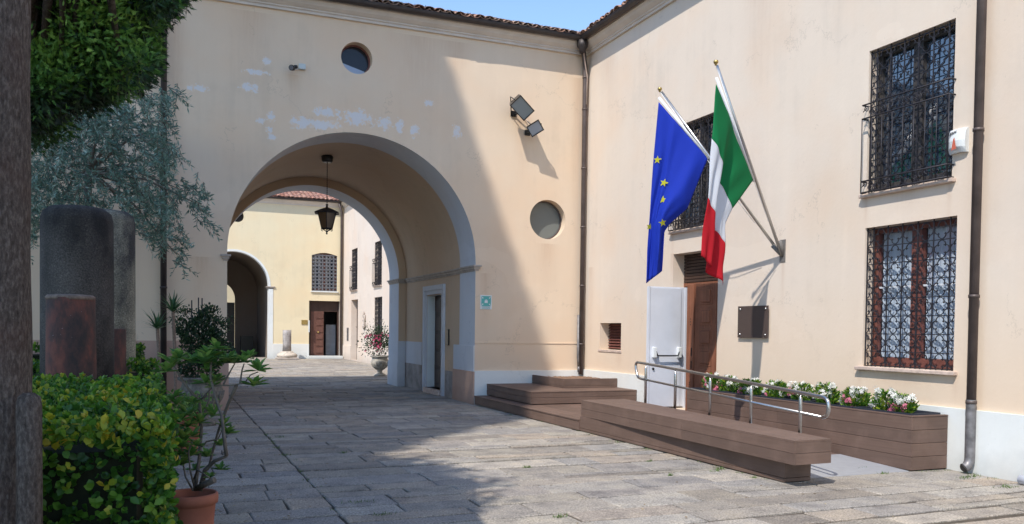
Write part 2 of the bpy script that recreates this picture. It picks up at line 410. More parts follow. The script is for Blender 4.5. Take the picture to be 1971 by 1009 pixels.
def panel(mb, outer, holes, fn, flip=False):
    """flat wall face with holes; fn maps (a,b)->point"""
    loops = [[Vector((p[0], p[1], 0)) for p in outer]] + [[Vector((p[0], p[1], 0)) for p in h] for h in holes]
    tris = tessellate_polygon(loops)
    flatl = [p for l in loops for p in l]
    vs = [fn(p.x, p.y) for p in flatl]
    fs = []
    for t in tris:
        a, b, c = [flatl[i] for i in t]
        ccw = (b.x-a.x)*(c.y-a.y)-(b.y-a.y)*(c.x-a.x) > 0
        if ccw == flip: t = (t[0], t[2], t[1])
        fs.append(tuple(t))
    mb.add(vs, fs); return mb
def reveal(mb, loop, fn0, fn1, closed=True, smooth=False):
    n = len(loop); vs = [fn0(*p) for p in loop] + [fn1(*p) for p in loop]
    fs = [(i, (i+1) % n, n+(i+1) % n, n+i) for i in range(n if closed else n-1)]
    mb.add(vs, fs, smooth); return mb
def rect(a0, b0, a1, b1): return [(a0,b0),(a1,b0),(a1,b1),(a0,b1)]
def circ(cx, cz, r, n=48, a0=0, a1=2*PI, incl=False):
    m = n+1 if incl else n
    return [(cx+r*math.cos(a0+(a1-a0)*i/n), cz+r*math.sin(a0+(a1-a0)*i/n)) for i in range(m)]
def sweep(mb, prof, pts, outs):
    """prof: list (out, z); pts/outs: path points and outward unit vectors"""
    k = len(mb.v); m = len(prof)
    for p, o in zip(pts, outs):
        for (a, z) in prof: mb.v.append((p[0]+o[0]*a, p[1]+o[1]*a, z))
    for i in range(len(pts)-1):
        for j in range(m-1):
            mb.f.append([k+i*m+j, k+(i+1)*m+j, k+(i+1)*m+j+1, k+i*m+j+1]); mb.sm.append(False)
    return mb

# leaf clouds -------------------------------------------------------
def npmesh(name, V, Fq, tint=None, smooth=False):
    me = bpy.data.meshes.new(name); V = np.asarray(V, np.float32); Fq = np.asarray(Fq, np.int32)
    me.vertices.add(len(V)); me.vertices.foreach_set('co', V.ravel())
    k = Fq.shape[1]; me.loops.add(Fq.size); me.loops.foreach_set('vertex_index', Fq.ravel())
    me.polygons.add(len(Fq)); me.polygons.foreach_set('loop_start', np.arange(0, Fq.size, k, dtype=np.int32))
    me.polygons.foreach_set('loop_total', np.full(len(Fq), k, np.int32))
    if tint is not None:
        a = me.attributes.new('tint', 'FLOAT', 'POINT'); a.data.foreach_set('value', np.asarray(tint, np.float32))
    me.update(calc_edges=True); return me
T_LEAF = (np.array([(0,0,0),(.42,.35,.10),(.46,.7,.10),(0,1,0),(-.46,.7,.10),(-.42,.35,.10)]), np.array([(0,1,2,3),(0,3,4,5)]))
T_LANCE = (np.array([(0,0,0),(.5,.4,.0),(0,1,0),(-.5,.4,.0)]), np.array([(0,1,2,3)]))
T_BLADE = (np.array([(-.5,0,0),(.5,0,0),(.35,.55,-.03),(-.35,.55,-.03),(0,1,-.16),(0,1,-.16)]), np.array([(0,1,2,3),(3,2,4,5)]))
_sp = []; _sf = []
for k, (a, L, w_) in enumerate([(-.95,.5,.13),(-.5,.75,.13),(0,1,.14),(.5,.75,.13),(.95,.5,.13)]):
    b0 = .12*abs(a); dx, dy = math.sin(a), math.cos(a); nx, ny = dy, -dx; o = (0, .1*k*0, 0)
    base = np.array((0, .22*(1-abs(a)), 0.02*k))
    pts = [base, base+np.array((dx,dy,0))*L*.5+np.array((nx,ny,0))*w_, base+np.array((dx,dy,0.0))*L, base+np.array((dx,dy,0))*L*.5-np.array((nx,ny,0))*w_]
    i0 = len(_sp); _sp += [p*np.array((.8,.9,1)) for p in pts]; _sf.append((i0,i0+1,i0+2,i0+3))
T_SPRAY = (np.array(_sp), np.array(_sf))
def norm(a): return a/np.maximum(np.linalg.norm(a, axis=1, keepdims=True), 1e-9)
def leaves(P, D, N, L, Wd, T, tint):
    """P positions, D leaf directions, N approx normals, L lengths, Wd widths"""
    P = np.asarray(P); n = len(P); D = norm(np.asarray(D)); X = norm(np.cross(D, N)); Nn = np.cross(X, D)
    t, f = T; k = len(t)
    V = (P[:,None,:] + X[:,None,:]*(t[None,:,0,None]*np.reshape(Wd,(-1,1,1))) + D[:,None,:]*(t[None,:,1,None]*np.reshape(L,(-1,1,1)))
         + Nn[:,None,:]*(t[None,:,2,None]*np.reshape(L,(-1,1,1)))).reshape(-1,3)
    Fq = (f[None] + (np.arange(n)*k)[:,None,None]).reshape(-1, f.shape[1])
    return V, Fq, np.repeat(np.asarray(tint), k)
def merge(parts):
    Vs, Fs, Ts = [], [], []; k = 0
    for V, Fq, t in parts: Vs.append(V); Fs.append(Fq+k); Ts.append(t); k += len(V)
    return np.concatenate(Vs), np.concatenate(Fs), np.concatenate(Ts)
def rdir(n): return norm(rng.normal(size=(n,3)))
def foliage(name, parts, mat, parent=None, kind=None):
    V, Fq, t = merge(parts); me = npmesh(name, V, Fq, t); o = newobj(name, me, None, [mat])
    if parent is not None: wparent(o, parent)
    if kind: o['kind'] = kind
    return o

# ================================================================== SETTING: ground and paving
g = MB(); g.quad((-120,-120,-.03),(120,-120,-.03),(120,160,-.03),(-120,160,-.03))
tag(g.build('ground', M_JOINT), kind='structure')
pav = MB(); pav.box((-2.6,-4,-.028),(9.5,49,-.016)); pavo = tag(pav.build('pavement', M_JOINT), kind='structure')
def slab_geo(x0, x1, y0, y1, skew, top):
    x0 += random.uniform(-.004,.0); ygap = random.uniform(.003,.011); y0 += ygap; y1 -= ygap
    w_, d_ = x1-x0, y1-y0
    g_ = .005+random.random()*.006
    per = []
    nx = max(2, int(w_/.22)); ny = max(1, int(d_/.25))
    for i in range(nx): per.append((x0+g_+(w_-2*g_)*i/nx, y0+g_))
    for i in range(ny): per.append((x1-g_, y0+g_+(d_-2*g_)*i/ny))
    for i in range(nx): per.append((x1-g_-(w_-2*g_)*i/nx, y1-g_))
    for i in range(ny): per.append((x0+g_, y1-g_-(d_-2*g_)*i/ny))
    gy = random.uniform(.0,.007); per = [(x+random.uniform(-.011,.011), y+random.uniform(-.009,.009)+(gy if y < (y0+y1)/2 else -gy)) for x, y in per]
    cx, cy = (x0+x1)/2, (y0+y1)/2
    tx, ty = random.uniform(-.006,.006), random.uniform(-.006,.006)
    n = len(per); vs = []
    for x, y in per: vs.append((x, y+skew(x), -.026))
    for x, y in per: vs.append((x, y+skew(x), top-.007+tx*(x-cx)+ty*(y-cy)))
    for x, y in per:
        l = math.hypot(x-cx, y-cy); k = 1-.012/l
        xx, yy = cx+(x-cx)*k, cy+(y-cy)*k
        vs.append((xx, yy+skew(xx), top+tx*(x-cx)+ty*(y-cy)))
    fs = [tuple(range(2*n, 3*n))]
    for i in range(n):
        j = (i+1) % n; fs.append((i, j, n+j, n+i)); fs.append((n+i, n+j, 2*n+j, 2*n+i))
    return vs, fs
slabs = []
def skewf(y):
    a = .018*math.sin(y*1.3); return lambda x: a*x
zones = [(-.3, 1.372), (1.378, 8.72)]
for zi, (zx0, zx1) in enumerate(zones):
    y = 1.4 if zi == 0 else 1.2
    while y < 46:
        d = random.choice((.30,.36,.42,.48,.52)) if y < 26 else random.uniform(.32,.5)
        sk = skewf(y)
        x = zx0
        while x < zx1-.02:
            l = random.uniform(.45,1.3)
            if zx1-(x+l) < .3: l = zx1-x
            # occasionally split a slab in two shallow ones
            top = random.uniform(-.004,.004)
            X1 = x+l
            vis = not (X1 < -.9)
            if 17 < y < 24 and (X1 < 1.0 or x > 6.3): vis = False
            if x > 6.3 and 7.4 < y < 17: vis = False
            if vis:
                if l > .8 and random.random() < .18:
                    h = d*random.uniform(.4,.6)
                    slabs.append((x,X1,y,y+h,sk,top)); slabs.append((x,X1,y+h,y+d,sk,top+.002))
                else: slabs.append((x,X1,y,y+d,sk,top))
            x += l
        y += d
for y in np.arange(24.2, 46, .5):      # rear court, left of the arch
    x = -2.4
    while x < -.35:
        l = random.uniform(.5,1.0); l = min(l, -.32-x); slabs.append((x,x+l,y,y+.5,skewf(y),0)); x += l
def inview(s):
    c = Vector(((s[0]+s[1])/2, (s[2]+s[3])/2, 0))-CAM; d = c.dot(FW)
    return d > .5 and -1130 < F*c.dot(RT)/d < 1130 and F*(-c.dot(UP))/d < 1009-CYP+70
vis = [s for s in slabs if inview(s)]
vis.sort(key=lambda s: s[2])
rest = MB()
for i, s in enumerate(vis):
    vs, fs = slab_geo(*s)
    if i < 300:
        o = MB().add(vs, fs).build('paving_slab', M_SLAB); wparent(o, pavo)
    else: rest.add(vs, fs)
o = rest.build('paving_slabs_beyond', M_SLAB); wparent(o, pavo); o['kind'] = 'stuff'

# ================================================================== GATE WING (wall A)
YA, XB = 16.9, 8.676
AX0, AX1, ACX, AR, AZ = 1.07, 6.08, 3.575, 2.505, 3.0
HW = 8.0
bA = thing('gate_wing', 'peach plastered wing with tall vaulted carriage arch, round windows and tiled roof', 'building', (ACX, YA, 0))
fA = lambda Y: (lambda a, b: (a, Y, b))
arch = [(AX1,0)] + circ(ACX, AZ, AR, 56, 0, PI, True) + [(AX0,0)]
outer = [(-9,0),(-9,HW),(XB,HW),(XB,0)] + arch
oc1, oc2 = (3.515, 6.985, .315), (7.753, 4.03, .43)
mb = MB(); h1 = circ(*oc1); h2 = circ(*oc2)
panel(mb, outer, [h1, h2], fA(YA)); mb.build('wall', M_A, bA)
for h in (h1, h2):
    mb = MB(); reveal(mb, h, fA(YA), fA(YA+.24), smooth=True); mb.build('window_reveal', M_A, bA)
# round windows
def disc(c, Y, n=40):
    m = MB(); m.add([(c[0],Y,c[1])]+[(x,Y,z) for x,z in circ(c[0],c[1],c[2],n)], [(0,1+(i+1)%n,1+i) for i in range(n)]); return m
def ring(c, Y, r0, r1, t, n=40):
    m = MB(); a = circ(c[0],c[1],r0,n); b = circ(c[0],c[1],r1,n)
    vs = [(x,Y,z) for x,z in a]+[(x,Y,z) for x,z in b]+[(x,Y+t,z) for x,z in a]
    m.add(vs, [(i,(i+1)%n,n+(i+1)%n,n+i) for i in range(n)]+[(i,2*n+i,2*n+(i+1)%n,(i+1)%n) for i in range(n)]); return m
w1 = ring(oc1, YA+.2, .285, .32, .06).build('round_window', M_WOODR, bA); w1['label'] = 'upper round window, dark with pale lower half'
o = disc(oc1, YA+.235).build('pane', glass('oculus_glass', (.012,.014,.022), .5, .15), w1)
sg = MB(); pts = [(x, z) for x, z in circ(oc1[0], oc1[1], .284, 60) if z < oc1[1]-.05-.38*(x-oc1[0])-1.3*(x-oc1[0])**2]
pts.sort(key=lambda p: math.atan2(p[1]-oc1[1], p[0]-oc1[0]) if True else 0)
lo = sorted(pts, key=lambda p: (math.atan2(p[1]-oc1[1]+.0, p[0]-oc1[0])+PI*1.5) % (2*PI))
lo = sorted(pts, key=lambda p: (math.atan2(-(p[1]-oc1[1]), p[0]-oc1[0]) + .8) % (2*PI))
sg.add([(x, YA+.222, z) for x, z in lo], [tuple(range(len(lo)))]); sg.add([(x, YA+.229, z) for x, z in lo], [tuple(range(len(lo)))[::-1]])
sg.build('painted_reflection', simple('pale_sky_reflection', (.36,.43,.55), .6, .04), w1)  # sky reflection on the lower pane, painted as a pale panel
w2 = ring(oc2, YA+.2, .40, .435, .06).build('round_window', M_PIPE, bA); w2['label'] = 'lower round window with grey green frosted pane'
disc(oc2, YA+.235).build('pane', M_GLASSG, w2)
# arch lining: white front ring, vault, side walls, inner arch
def jambloop(x0, x1, cx, r, z): return [(x1,0)] + circ(cx, z, r, 56, 0, PI, True) + [(x0,0)]
J0 = jambloop(AX0, AX1, ACX, AR, AZ)
mb = MB(); reveal(mb, J0, fA(YA), fA(17.92), closed=False, smooth=True); mb.build('arch_lining', M_JAMB, bA)
J1 = jambloop(AX0-.05, AX1+.05, ACX, AR+.05, AZ)
YI, YO = 22.7, 23.75
mb = MB(); n = len(J0)
mb.add([(x,17.92,z) for x,z in J0]+[(x,17.92,z) for x,z in J1], [(i,i+1,n+i+1,n+i) for i in range(n-1)]); mb.build('arch_step', M_JAMB, bA)
# right side wall of passage with a doorway, vault above
DY0, DY1, DZ0, DZ1 = 19.36, 20.60, .12, 2.43
XS = AX1+.05
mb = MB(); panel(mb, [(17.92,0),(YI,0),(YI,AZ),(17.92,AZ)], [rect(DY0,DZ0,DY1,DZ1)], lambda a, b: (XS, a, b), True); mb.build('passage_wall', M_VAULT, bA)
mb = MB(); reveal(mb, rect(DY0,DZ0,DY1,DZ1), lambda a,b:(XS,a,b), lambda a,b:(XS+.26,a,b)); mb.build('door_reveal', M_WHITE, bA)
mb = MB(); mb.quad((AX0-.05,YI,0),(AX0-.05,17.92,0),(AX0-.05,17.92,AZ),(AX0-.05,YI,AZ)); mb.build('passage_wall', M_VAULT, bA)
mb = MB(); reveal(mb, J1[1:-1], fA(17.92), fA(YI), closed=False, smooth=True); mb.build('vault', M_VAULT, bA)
# inner arch
IX0, IX1, IR = AX0+.16, AX1-.15, AR-.155
J2 = jambloop(IX0, IX1, ACX, IR, AZ)
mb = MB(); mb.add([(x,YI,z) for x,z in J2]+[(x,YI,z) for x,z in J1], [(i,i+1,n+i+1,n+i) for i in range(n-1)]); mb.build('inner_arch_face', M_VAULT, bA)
mb = MB(); reveal(mb, J2, fA(YI), fA(YO), closed=False, smooth=True); mb.build('inner_arch_lining', M_JAMB, bA)
# rear face and closing walls (keep the sun out of the wing)
mb = MB(); panel(mb, [(-9,0),(-9,7.3),(XB+8,7.3),(XB+8,0)]+[(x,z) for x,z in J2], [], fA(YO), True); mb.build('rear_wall', M_YEL, bA)
# plinths
mb = MB()
mb.box((AX1-.01,YA-.045,0),(XB-.04,YA+.001,.715)); mb.build('plinth', M_WHITE, bA)
mb = MB(); mb.box((AX1-.045,YA-.043,-.02),(AX1-.012,18.25,.70)); mj = MB(); mj.box((AX1-.03,YA+.0,.701),(AX1+.002,18.25,1.25)); mj.build('plinth', M_JAMB, bA)
o = mb.build('plinth', M_PINK, bA)
mb = MB(); mb.box((-9,YA-.05,0),(AX0+.03,YA+.001,1.32)); mb.box((AX0-.02,YA-.045,0),(AX0+.032,18.0,1.318)); mb.build('plinth', M_PINK, bA)
for ya, yb, zt in ((18.25,19.03,.62),(21.07,YI,.66)):
    mb = MB(); mb.box((XS-.02,ya,-.02),(XS+.001,yb,zt)); mb.build('plinth', M_CEM, bA)
mb = MB(); mb.box((XS-.012,21.07,.66),(XS+.001,YI,1.25)); mb.build('dado', M_JAMB, bA)
mb = MB(); mb.box((IX1-.03,YI-.03,-.02),(XS+.01,YO+.03,.66)); mb.box((IX1-.015,YI-.015,.66),(XS+.005,YO+.012,1.25)); mb.build('plinth', M_JAMB, bA)
mb = MB(); mb.box((AX0-.06,YI-.03,-.02),(IX0+.03,YO+.03,1.25)); mb.build('plinth', M_JAMB, bA)
mb = MB(); mb.box((AX1+.0,YA-.012,1.30),(XB-.1,YA+.001,1.322)); mb.build('string_course', M_A, bA)
# impost mouldings
def impost(x0,x1,y0,y1):
    m = MB()
    for (e,z0,z1) in ((.02,2.84,2.88),(.045,2.88,2.93),(.07,2.93,2.965)): m.box((x0-e,y0-e,z0),(x1+e,y1+e,z1))
    return m
impost(AX1+.005,AX1+.05,YA+.01,17.92).build('impost', M_IMPOST, bA)
impost(XS-.0,XS+.04,17.99,YI-.08).build('impost', M_IMPOST, bA)
impost(IX1+.01,XS,YI,YO).build('impost', M_IMPOST, bA)
impost(AX0-.05,AX0-.005,YA+.01,17.92).build('impost', M_IMPOST, bA)
impost(AX0-.06,IX0-.01,YI,YO).build('impost', M_IMPOST, bA)
# passage door with stone surround
sr = MB()
for (e, t) in ((0, .035), (.10, .06)):
    y0, y1, zt = DY0-.02-e, DY1+.02+e, DZ1+.02+e
    sr.box((XS-t,y0-.12,0),(XS+.01,y0,zt+.12)); sr.box((XS-t,y1,0),(XS+.01,y1+.12,zt+.12)); sr.box((XS-t,y0+.0005,zt),(XS+.01,y1-.0005,zt+.119))
sr.build('door_surround', M_JAMB, bA)
st = MB(); st.box((XS-.10,DY0-.02,.0),(XS+.5,DY1+.02,DZ0)); st.build('door_step', M_SILL, bA)
dm = MB(); dm.box((XS+.20,DY0,DZ0),(XS+.26,DY1,DZ1)); pd = dm.build('door', M_DOORD, bA)
for k in range(5):
    z0 = DZ0+.12+k*.44; m = MB(); m.box((XS+.18,DY0+.1,z0),(XS+.201,DY0+.52,z0+.34), .01); m.build('door_panel', M_DOORD, pd)
    m = MB(); m.box((XS+.18,DY0+.7,z0),(XS+.201,DY1-.1,z0+.34), .01); m.build('door_panel', M_DOORD, pd)

# cornice, gutter, roof (A and B share the corner) -------------------
CPROF = [(0,7.70),(.05,7.70),(.05,7.745),(.075,7.76),(.075,7.785),(.10,7.80),(.155,7.845),(.19,7.90),(.205,7.915),(.205,7.985),(.24,7.985),(.24,8.02),(0,8.02)]
def cornice(path, outs, parent, prof=CPROF):
    m = MB(); sweep(m, prof, path, outs); return m.build('cornice', M_TRIM, parent)
cornice([(-9,YA),(XB,YA)], [(0,-1),(-1,-1)], bA)
def gutter(path, outs, parent, z=7.925, o0=.205):
    pr = []
    for i in range(11):
        a = PI + PI*i/10; pr.append((o0+.075+.075*math.cos(a), z+.075+.075*math.sin(a)*1.0))
    pr += [(pr[-1][0]+.012, z+.085), (pr[-1][0]-.01, z+.075)]
    pr = [(a, b+0) for a, b in pr]
    m = MB(); sweep(m, pr, path, outs)
    for f in range(len(m.sm)): m.sm[f] = True
    return m.build('gutter', M_GUT, parent)
gutter([(-9,YA),(XB,YA)], [(0,-1),(-1,-1)], bA)

def tile_mesh(L=.42, W=.115, Wt=.085, n=6):
    m = MB(); vs = []
    for (y, w_, dz) in ((0,W,0),(L,Wt,-.0)):
        for t in (0, .014):
            for i in range(n+1):
                a = PI*i/n; vs.append(((w_-t)*math.cos(a), y, (w_-t)*math.sin(a)*.52+dz))
    k = n+1; fs = []
    for i in range(n):
        fs.append((i, i+1, 2*k+i+1, 2*k+i)); fs.append((k+i+1, k+i, 3*k+i, 3*k+i+1)); fs.append((i+1, i, k+i, k+i+1))
    m.add(vs, fs); return m.mesh('roof_tile')
TILE = tile_mesh(); TILE.materials.append(M_TILEOLD)
def roof(parent, P0, ux, uy, length, rows, slope, maxobj, far=False, mat=M_TILEOLD, pitch=.215, rowstep=.34):
    """P0 eave start, ux along the eave, uy up-slope horizontal dir"""
    ux = Vector(ux); uy = Vector(uy); sl = math.tan(slope); up = (uy + Vector((0,0,sl))).normalized(); nrm = ux.cross(up).normalized()
    if nrm.z < 0: nrm = -nrm
    P0 = Vector(P0)
    m = MB(); q = rows*rowstep
    a, b, c, d = P0-nrm*.02, P0+ux*length-nrm*.02, P0+ux*length+up*q-nrm*.02, P0+up*q-nrm*.02
    m.add([a,b,c,d,a-nrm*.06,b-nrm*.06,c-nrm*.06,d-nrm*.06], [(0,1,2,3),(7,6,5,4),(0,4,5,1),(1,5,6,2),(2,6,7,3),(3,7,4,0)])
    ro = m.build('roof', mat, parent)
    cnt = 0; bulk = MB(); tv = [Vector(v.co) for v in TILE.vertices]; tf = [tuple(p.vertices) for p in TILE.polygons]
    nc = int(length/pitch)
    for r in range(rows):
        for i in range(nc):
            for typ in (0, 1):
                pos = P0 + ux*(pitch*(i+.5+(.5 if typ else 0))) + up*(r*rowstep - .05)
                R = Matrix((ux, up, nrm)).transposed()
                if typ: R = R @ Matrix.Diagonal((1,1,-1)); pos = pos + nrm*.075
                else: pos = pos + nrm*(.035)
                R = R @ Matrix.Rotation(random.uniform(-.05,.05), 3, 'Z')
                pos = pos + nrm*random.uniform(-.008,.012) + up*random.uniform(-.03,.03)
                if typ == 0 and cnt < maxobj and r < 3:
                    MW = R.to_4x4(); MW.translation = pos
                    o = bpy.data.objects.new('roof_tile', TILE); COL.objects.link(o); o.parent = ro
                    o.matrix_parent_inverse = PMI(ro); o.matrix_basis = MW
                    cnt += 1
                else:
                    bulk.add([R@v+pos for v in tv], tf)
    bo = bulk.build('roof_tiles_upslope', mat, ro); bo['kind'] = 'stuff'
    return ro
def PMI(parent):
    mw = Matrix.Identity(4); chain = []; q = parent
    while q is not None: chain.append(q); q = q.parent
    for q in reversed(chain): mw = mw @ q.matrix_parent_inverse @ q.matrix_basis
    return mw.inverted()
def basis(o): return o.matrix_basis
RZ = 8.015
roA = roof(bA, (-1.0,YA-.30,RZ), (1,0,0), (0,1,0), 9.5, 11, math.radians(20), 135)
n = 5200; q = np.abs(rng.normal(size=n))*.9; xx_ = rng.uniform(-1,8.4,n); PP_ = np.stack([xx_, YA-.25+q, RZ+.06+q*math.tan(math.radians(20))+.035*np.abs(np.cos(xx_*PI/.215))],1)
M_MOSS = leafmat('dry_roof_moss', [(0, (.05,.045,.03)), (.5, (.17,.14,.10)), (1, (.36,.33,.28))], .1, .9)
foliage('roof_moss', [leaves(PP_, rng.normal(size=(n,3))*.6+np.array((0,0,.7)), rdir(n), rng.uniform(.015,.055,n), rng.uniform(.012,.03,n), T_LANCE, rng.uniform(0,1,n))], M_MOSS, roA, 'stuff')
mb = MB(); mb.quad((-9,YA-.25,RZ-.06),(XB+8,YA-.25,RZ-.06),(XB+8,20.3,9.05),(-9,20.3,9.05)); mb.quad((-9,24.1,7.4),(XB+8,24.1,7.4),(XB+8,20.3,9.05),(-9,20.3,9.05))
mb.add([(-9,YA,0),(-9,YO,0),(-9,YO,7.4),(-9,20.3,9),(-9,YA,8)], [(0,1,2,3,4)])
mb.build('roof_base', M_TILEOLD, bA)

# peg holes / small hooks are part of the plaster; wall lamp etc. below
# ================================================================== ENTRANCE WING (wall B, faces -X)
bB = thing('entrance_wing', 'cream plastered wing on the right with grilled windows, doorway and white plinth', 'building', (XB, 10, 0))
fB = lambda X: (lambda a, b: (X, a, b))
W1 = (7.37,3.47,8.70,5.37); W2 = (7.28,1.17,8.70,3.02); W3 = (12.02,3.45,13.35,5.37)
DR = (11.95,.19,13.33,3.03); VT = (15.22,1.20,16.13,1.768)
holes = [rect(*W1), rect(*W2), rect(*W3), rect(*DR), rect(*VT)]
mb = MB(); panel(mb, [(-14,0),(YA,0),(YA,HW),(-14,HW)], holes, fB(XB), True); mb.build('wall', M_B, bB)
for h, dpt in zip(holes, (.27,.27,.27,.30,.27)):
    mb = MB(); reveal(mb, h, fB(XB), fB(XB+dpt)); mb.build('opening_reveal', M_B, bB)
cornice([(XB,YA),(XB,-14)], [(-1,-1),(-1,0)], bB)
gutter([(XB,YA),(XB,-14)], [(-1,-1),(-1,0)], bB)
roof(bB, (XB-.30,YA+.3,RZ), (0,-1,0), (1,0,0), 17.5, 5, math.radians(17), 90)
mb = MB(); mb.quad((XB-.25,-14,RZ-.06),(XB-.25,24,RZ-.06),(13,24,9.3),(13,-14,9.3)); mb.quad((13,-14,9.3),(13,24,9.3),(17,24,8),(17,-14,8))
mb.quad((17,-14,0),(17,24,0),(17,24,8.1),(17,-14,8.1)); mb.add([(XB,-14,0),(17,-14,0),(17,-14,8),(13,-14,9.3),(XB,-14,8)], [(0,1,2,3,4)])
mb.build('roof_base', M_TILEOLD, bB)
for ya, yb in ((-14,11.93),(13.36,YA-.05)):
    mb = MB(); mb.box((XB-.045,ya,0),(XB+.001,yb,.735)); mb.build('plinth', M_WHITE, bB)

# --- iron quatrefoil grille window
def quatre_mesh(w_, h_, t=.0042, dpt=.006, n=7):
    """four lobes linked in a cell of w_ x h_, in the local (y,z) plane"""
    rx, rz = w_*.235, h_*.225; ox, oz = w_*.225, h_*.235
    pts = []
    for k, (cy, cz) in enumerate(((ox,0),(0,oz),(-ox,0),(0,-oz))):
        a0 = k*PI/2 - PI*.62; a1 = k*PI/2 + PI*.62
        for i in range(n+1):
            a = a0+(a1-a0)*i/n; pts.append((cy+rx*math.cos(a), cz+rz*math.sin(a)))
    m = MB(); N = len(pts); k0 = 0; vs = []
    for i, (y, z) in enumerate(pts):
        yp, zp = pts[i-1]; yn, zn = pts[(i+1)%N]; d = Vector((yn-yp, zn-zp)); d.normalize(); nn = Vector((-d.y, d.x))*t
        vs += [(-dpt,y+nn.x,z+nn.y),(-dpt,y-nn.x,z-nn.y),(dpt,y-nn.x,z-nn.y),(dpt,y+nn.x,z+nn.y)]
    fs = []
    for i in range(N):
        j = (i+1)%N
        for q in range(4): fs.append((i*4+q, i*4+(q+1)%4, j*4+(q+1)%4, j*4+q))
    m.add(vs, fs); return m
def gwin(parent, X, rc, kind, label, ncol=6, nrow=8, balc=False, flipx=1, lite=False, curtain=False):
    y0, z0, y1, z1 = rc; d = .22
    fr = MB(); ft = .075; xf = X+d-.05
    ym = (y0+y1)/2
    def bar(a, b, c, e, x0=xf, x1=X+d+.02): fr.box((x0,a,b),(x1,c,e), .006)
    bar(y0,z0,y0+ft,z1); bar(y1-ft,z0,y1,z1); bar(y0+ft,z0,y1-ft,z0+.13); bar(y0+ft,z1-ft,y1-ft,z1)
    bar(ym-.075,z0+.13,ym+.075,z1-ft, xf-.02)
    win = fr.build('window', M_WOODR if kind != 'dark' else M_IRONF, parent); win['label'] = label
    for (a, b) in ((y0+ft,ym-.075),(ym+.075,y1-ft)):
        m = MB(); m.quad((X+d-.008,a,z0+.13),(X+d-.008,a,z1-ft),(X+d-.008,b,z1-ft),(X+d-.008,b,z0+.13)); m.build('pane', M_CLEAR if curtain else M_GLASS, win)
        if curtain:
            m = MB(); nn = 28; vs = []
            for i in range(nn+1):
                yy = a+(b-a)*i/nn; xx = X+d+.05+.015*math.sin(i*1.7)+.008*math.sin(i*.6)
                vs += [(xx,yy,z0+.1),(xx,yy,z1)]
            m.add(vs, [(2*i,2*i+1,2*i+3,2*i+2) for i in range(nn)], True); m.build('curtain', M_CURT, win)
            m = MB(); zr = z0+.13+(z1-z0)*.5; m.box((X+d-.03,a,zr-.012),(X+d-.012,b,zr+.012)); m.build('glazing_bar', M_CURT, win)
    m = MB(); m.box((X-.07,y0-.06,z0-.05),(X+.2,y1+.07,z0-.001), .008); m.build('sill', M_SILL, win)
    # room behind
    m = MB(); xb = X+.9; xa = X+d+.12
    m.add([(xa,y0-.3,z0-.3),(xb,y0-.3,z0-.3),(xb,y1+.3,z0-.3),(xa,y1+.3,z0-.3),(xa,y0-.3,z1+.3),(xb,y0-.3,z1+.3),(xb,y1+.3,z1+.3),(xa,y1+.3,z1+.3)],
          [(0,1,2,3),(7,6,5,4),(1,5,6,2),(0,4,5,1),(3,2,6,7)]); m.build('room', M_DARK, win)
    xg = X+.035
    cw = (y1-y0)/ncol; ch = (z1-z0)/nrow
    if lite:
        m = MB()
        for i in range(ncol+1): yy = min(max(y0+cw*i, y0+.012), y1-.012); m.box((xg-.009,yy-.008,z0),(xg+.009,yy+.008,z1))
        for j in range(nrow+1): zz = min(max(z0+ch*j, z0+.012), z1-.012); m.box((xg-.012,y0,zz-.008),(xg+.012,y1,zz+.008))
        qm = quatre_mesh(cw, ch, n=4)
        for i in range(ncol):
            for j in range(nrow): m.add([(v[0]+xg, v[1]+y0+cw*(i+.5), v[2]+z0+ch*(j+.5)) for v in qm.v], qm.f)
        m.build('grille', M_IRON, win)
    else:
        off = cw*.5
        ys = [y0+.012]+[y0+off+cw*i for i in range(ncol)]+[y1-.012]
        mv = MB(); mv.box((-.006,-.0065,0),(.006,.0065,z1-z0)); mev = mv.mesh('grille_bar'); mev.materials.append(M_IRON)
        mh = MB(); mh.box((-.006,0,-.0055),(.006,y1-y0,.0055)); meh = mh.mesh('grille_bar'); meh.materials.append(M_IRON)
        qm = quatre_mesh(cw, ch).mesh('quatrefoil'); qm.materials.append(M_IRON)
        inv = PMI(win)
        def put(name, me, loc):
            o = bpy.data.objects.new(name, me); COL.objects.link(o); o.parent = win; o.matrix_parent_inverse = inv; o.location = loc
        for yy in ys: put('grille_bar', mev, (xg, yy, z0))
        for j in range(nrow+1): put('grille_bar', meh, (xg+.0125, y0, min(max(z0+ch*j-ch*.12, z0+.01), z1-.01)))
        for i in range(-0, ncol+1):
            cy = y0+cw*i
            for j in range(nrow):
                if i in (0, ncol):
                    continue
                put('quatrefoil', qm, (xg, cy, z0+ch*(j+.38)))
        hm = quatre_mesh(cw, ch)
        for side, cy in ((1, y0+.005), (-1, y1-.005)):   # half foils against the jambs
            m = MB(); vs = [(v[0], max(v[1]*side, .0)*side, v[2]) for v in hm.v]
            for j in range(nrow): m.add([(v[0]+xg, v[1]+cy, v[2]+z0+ch*(j+.38)) for v in vs], hm.f)
            m.build('half_quatrefoils', M_IRON, win)
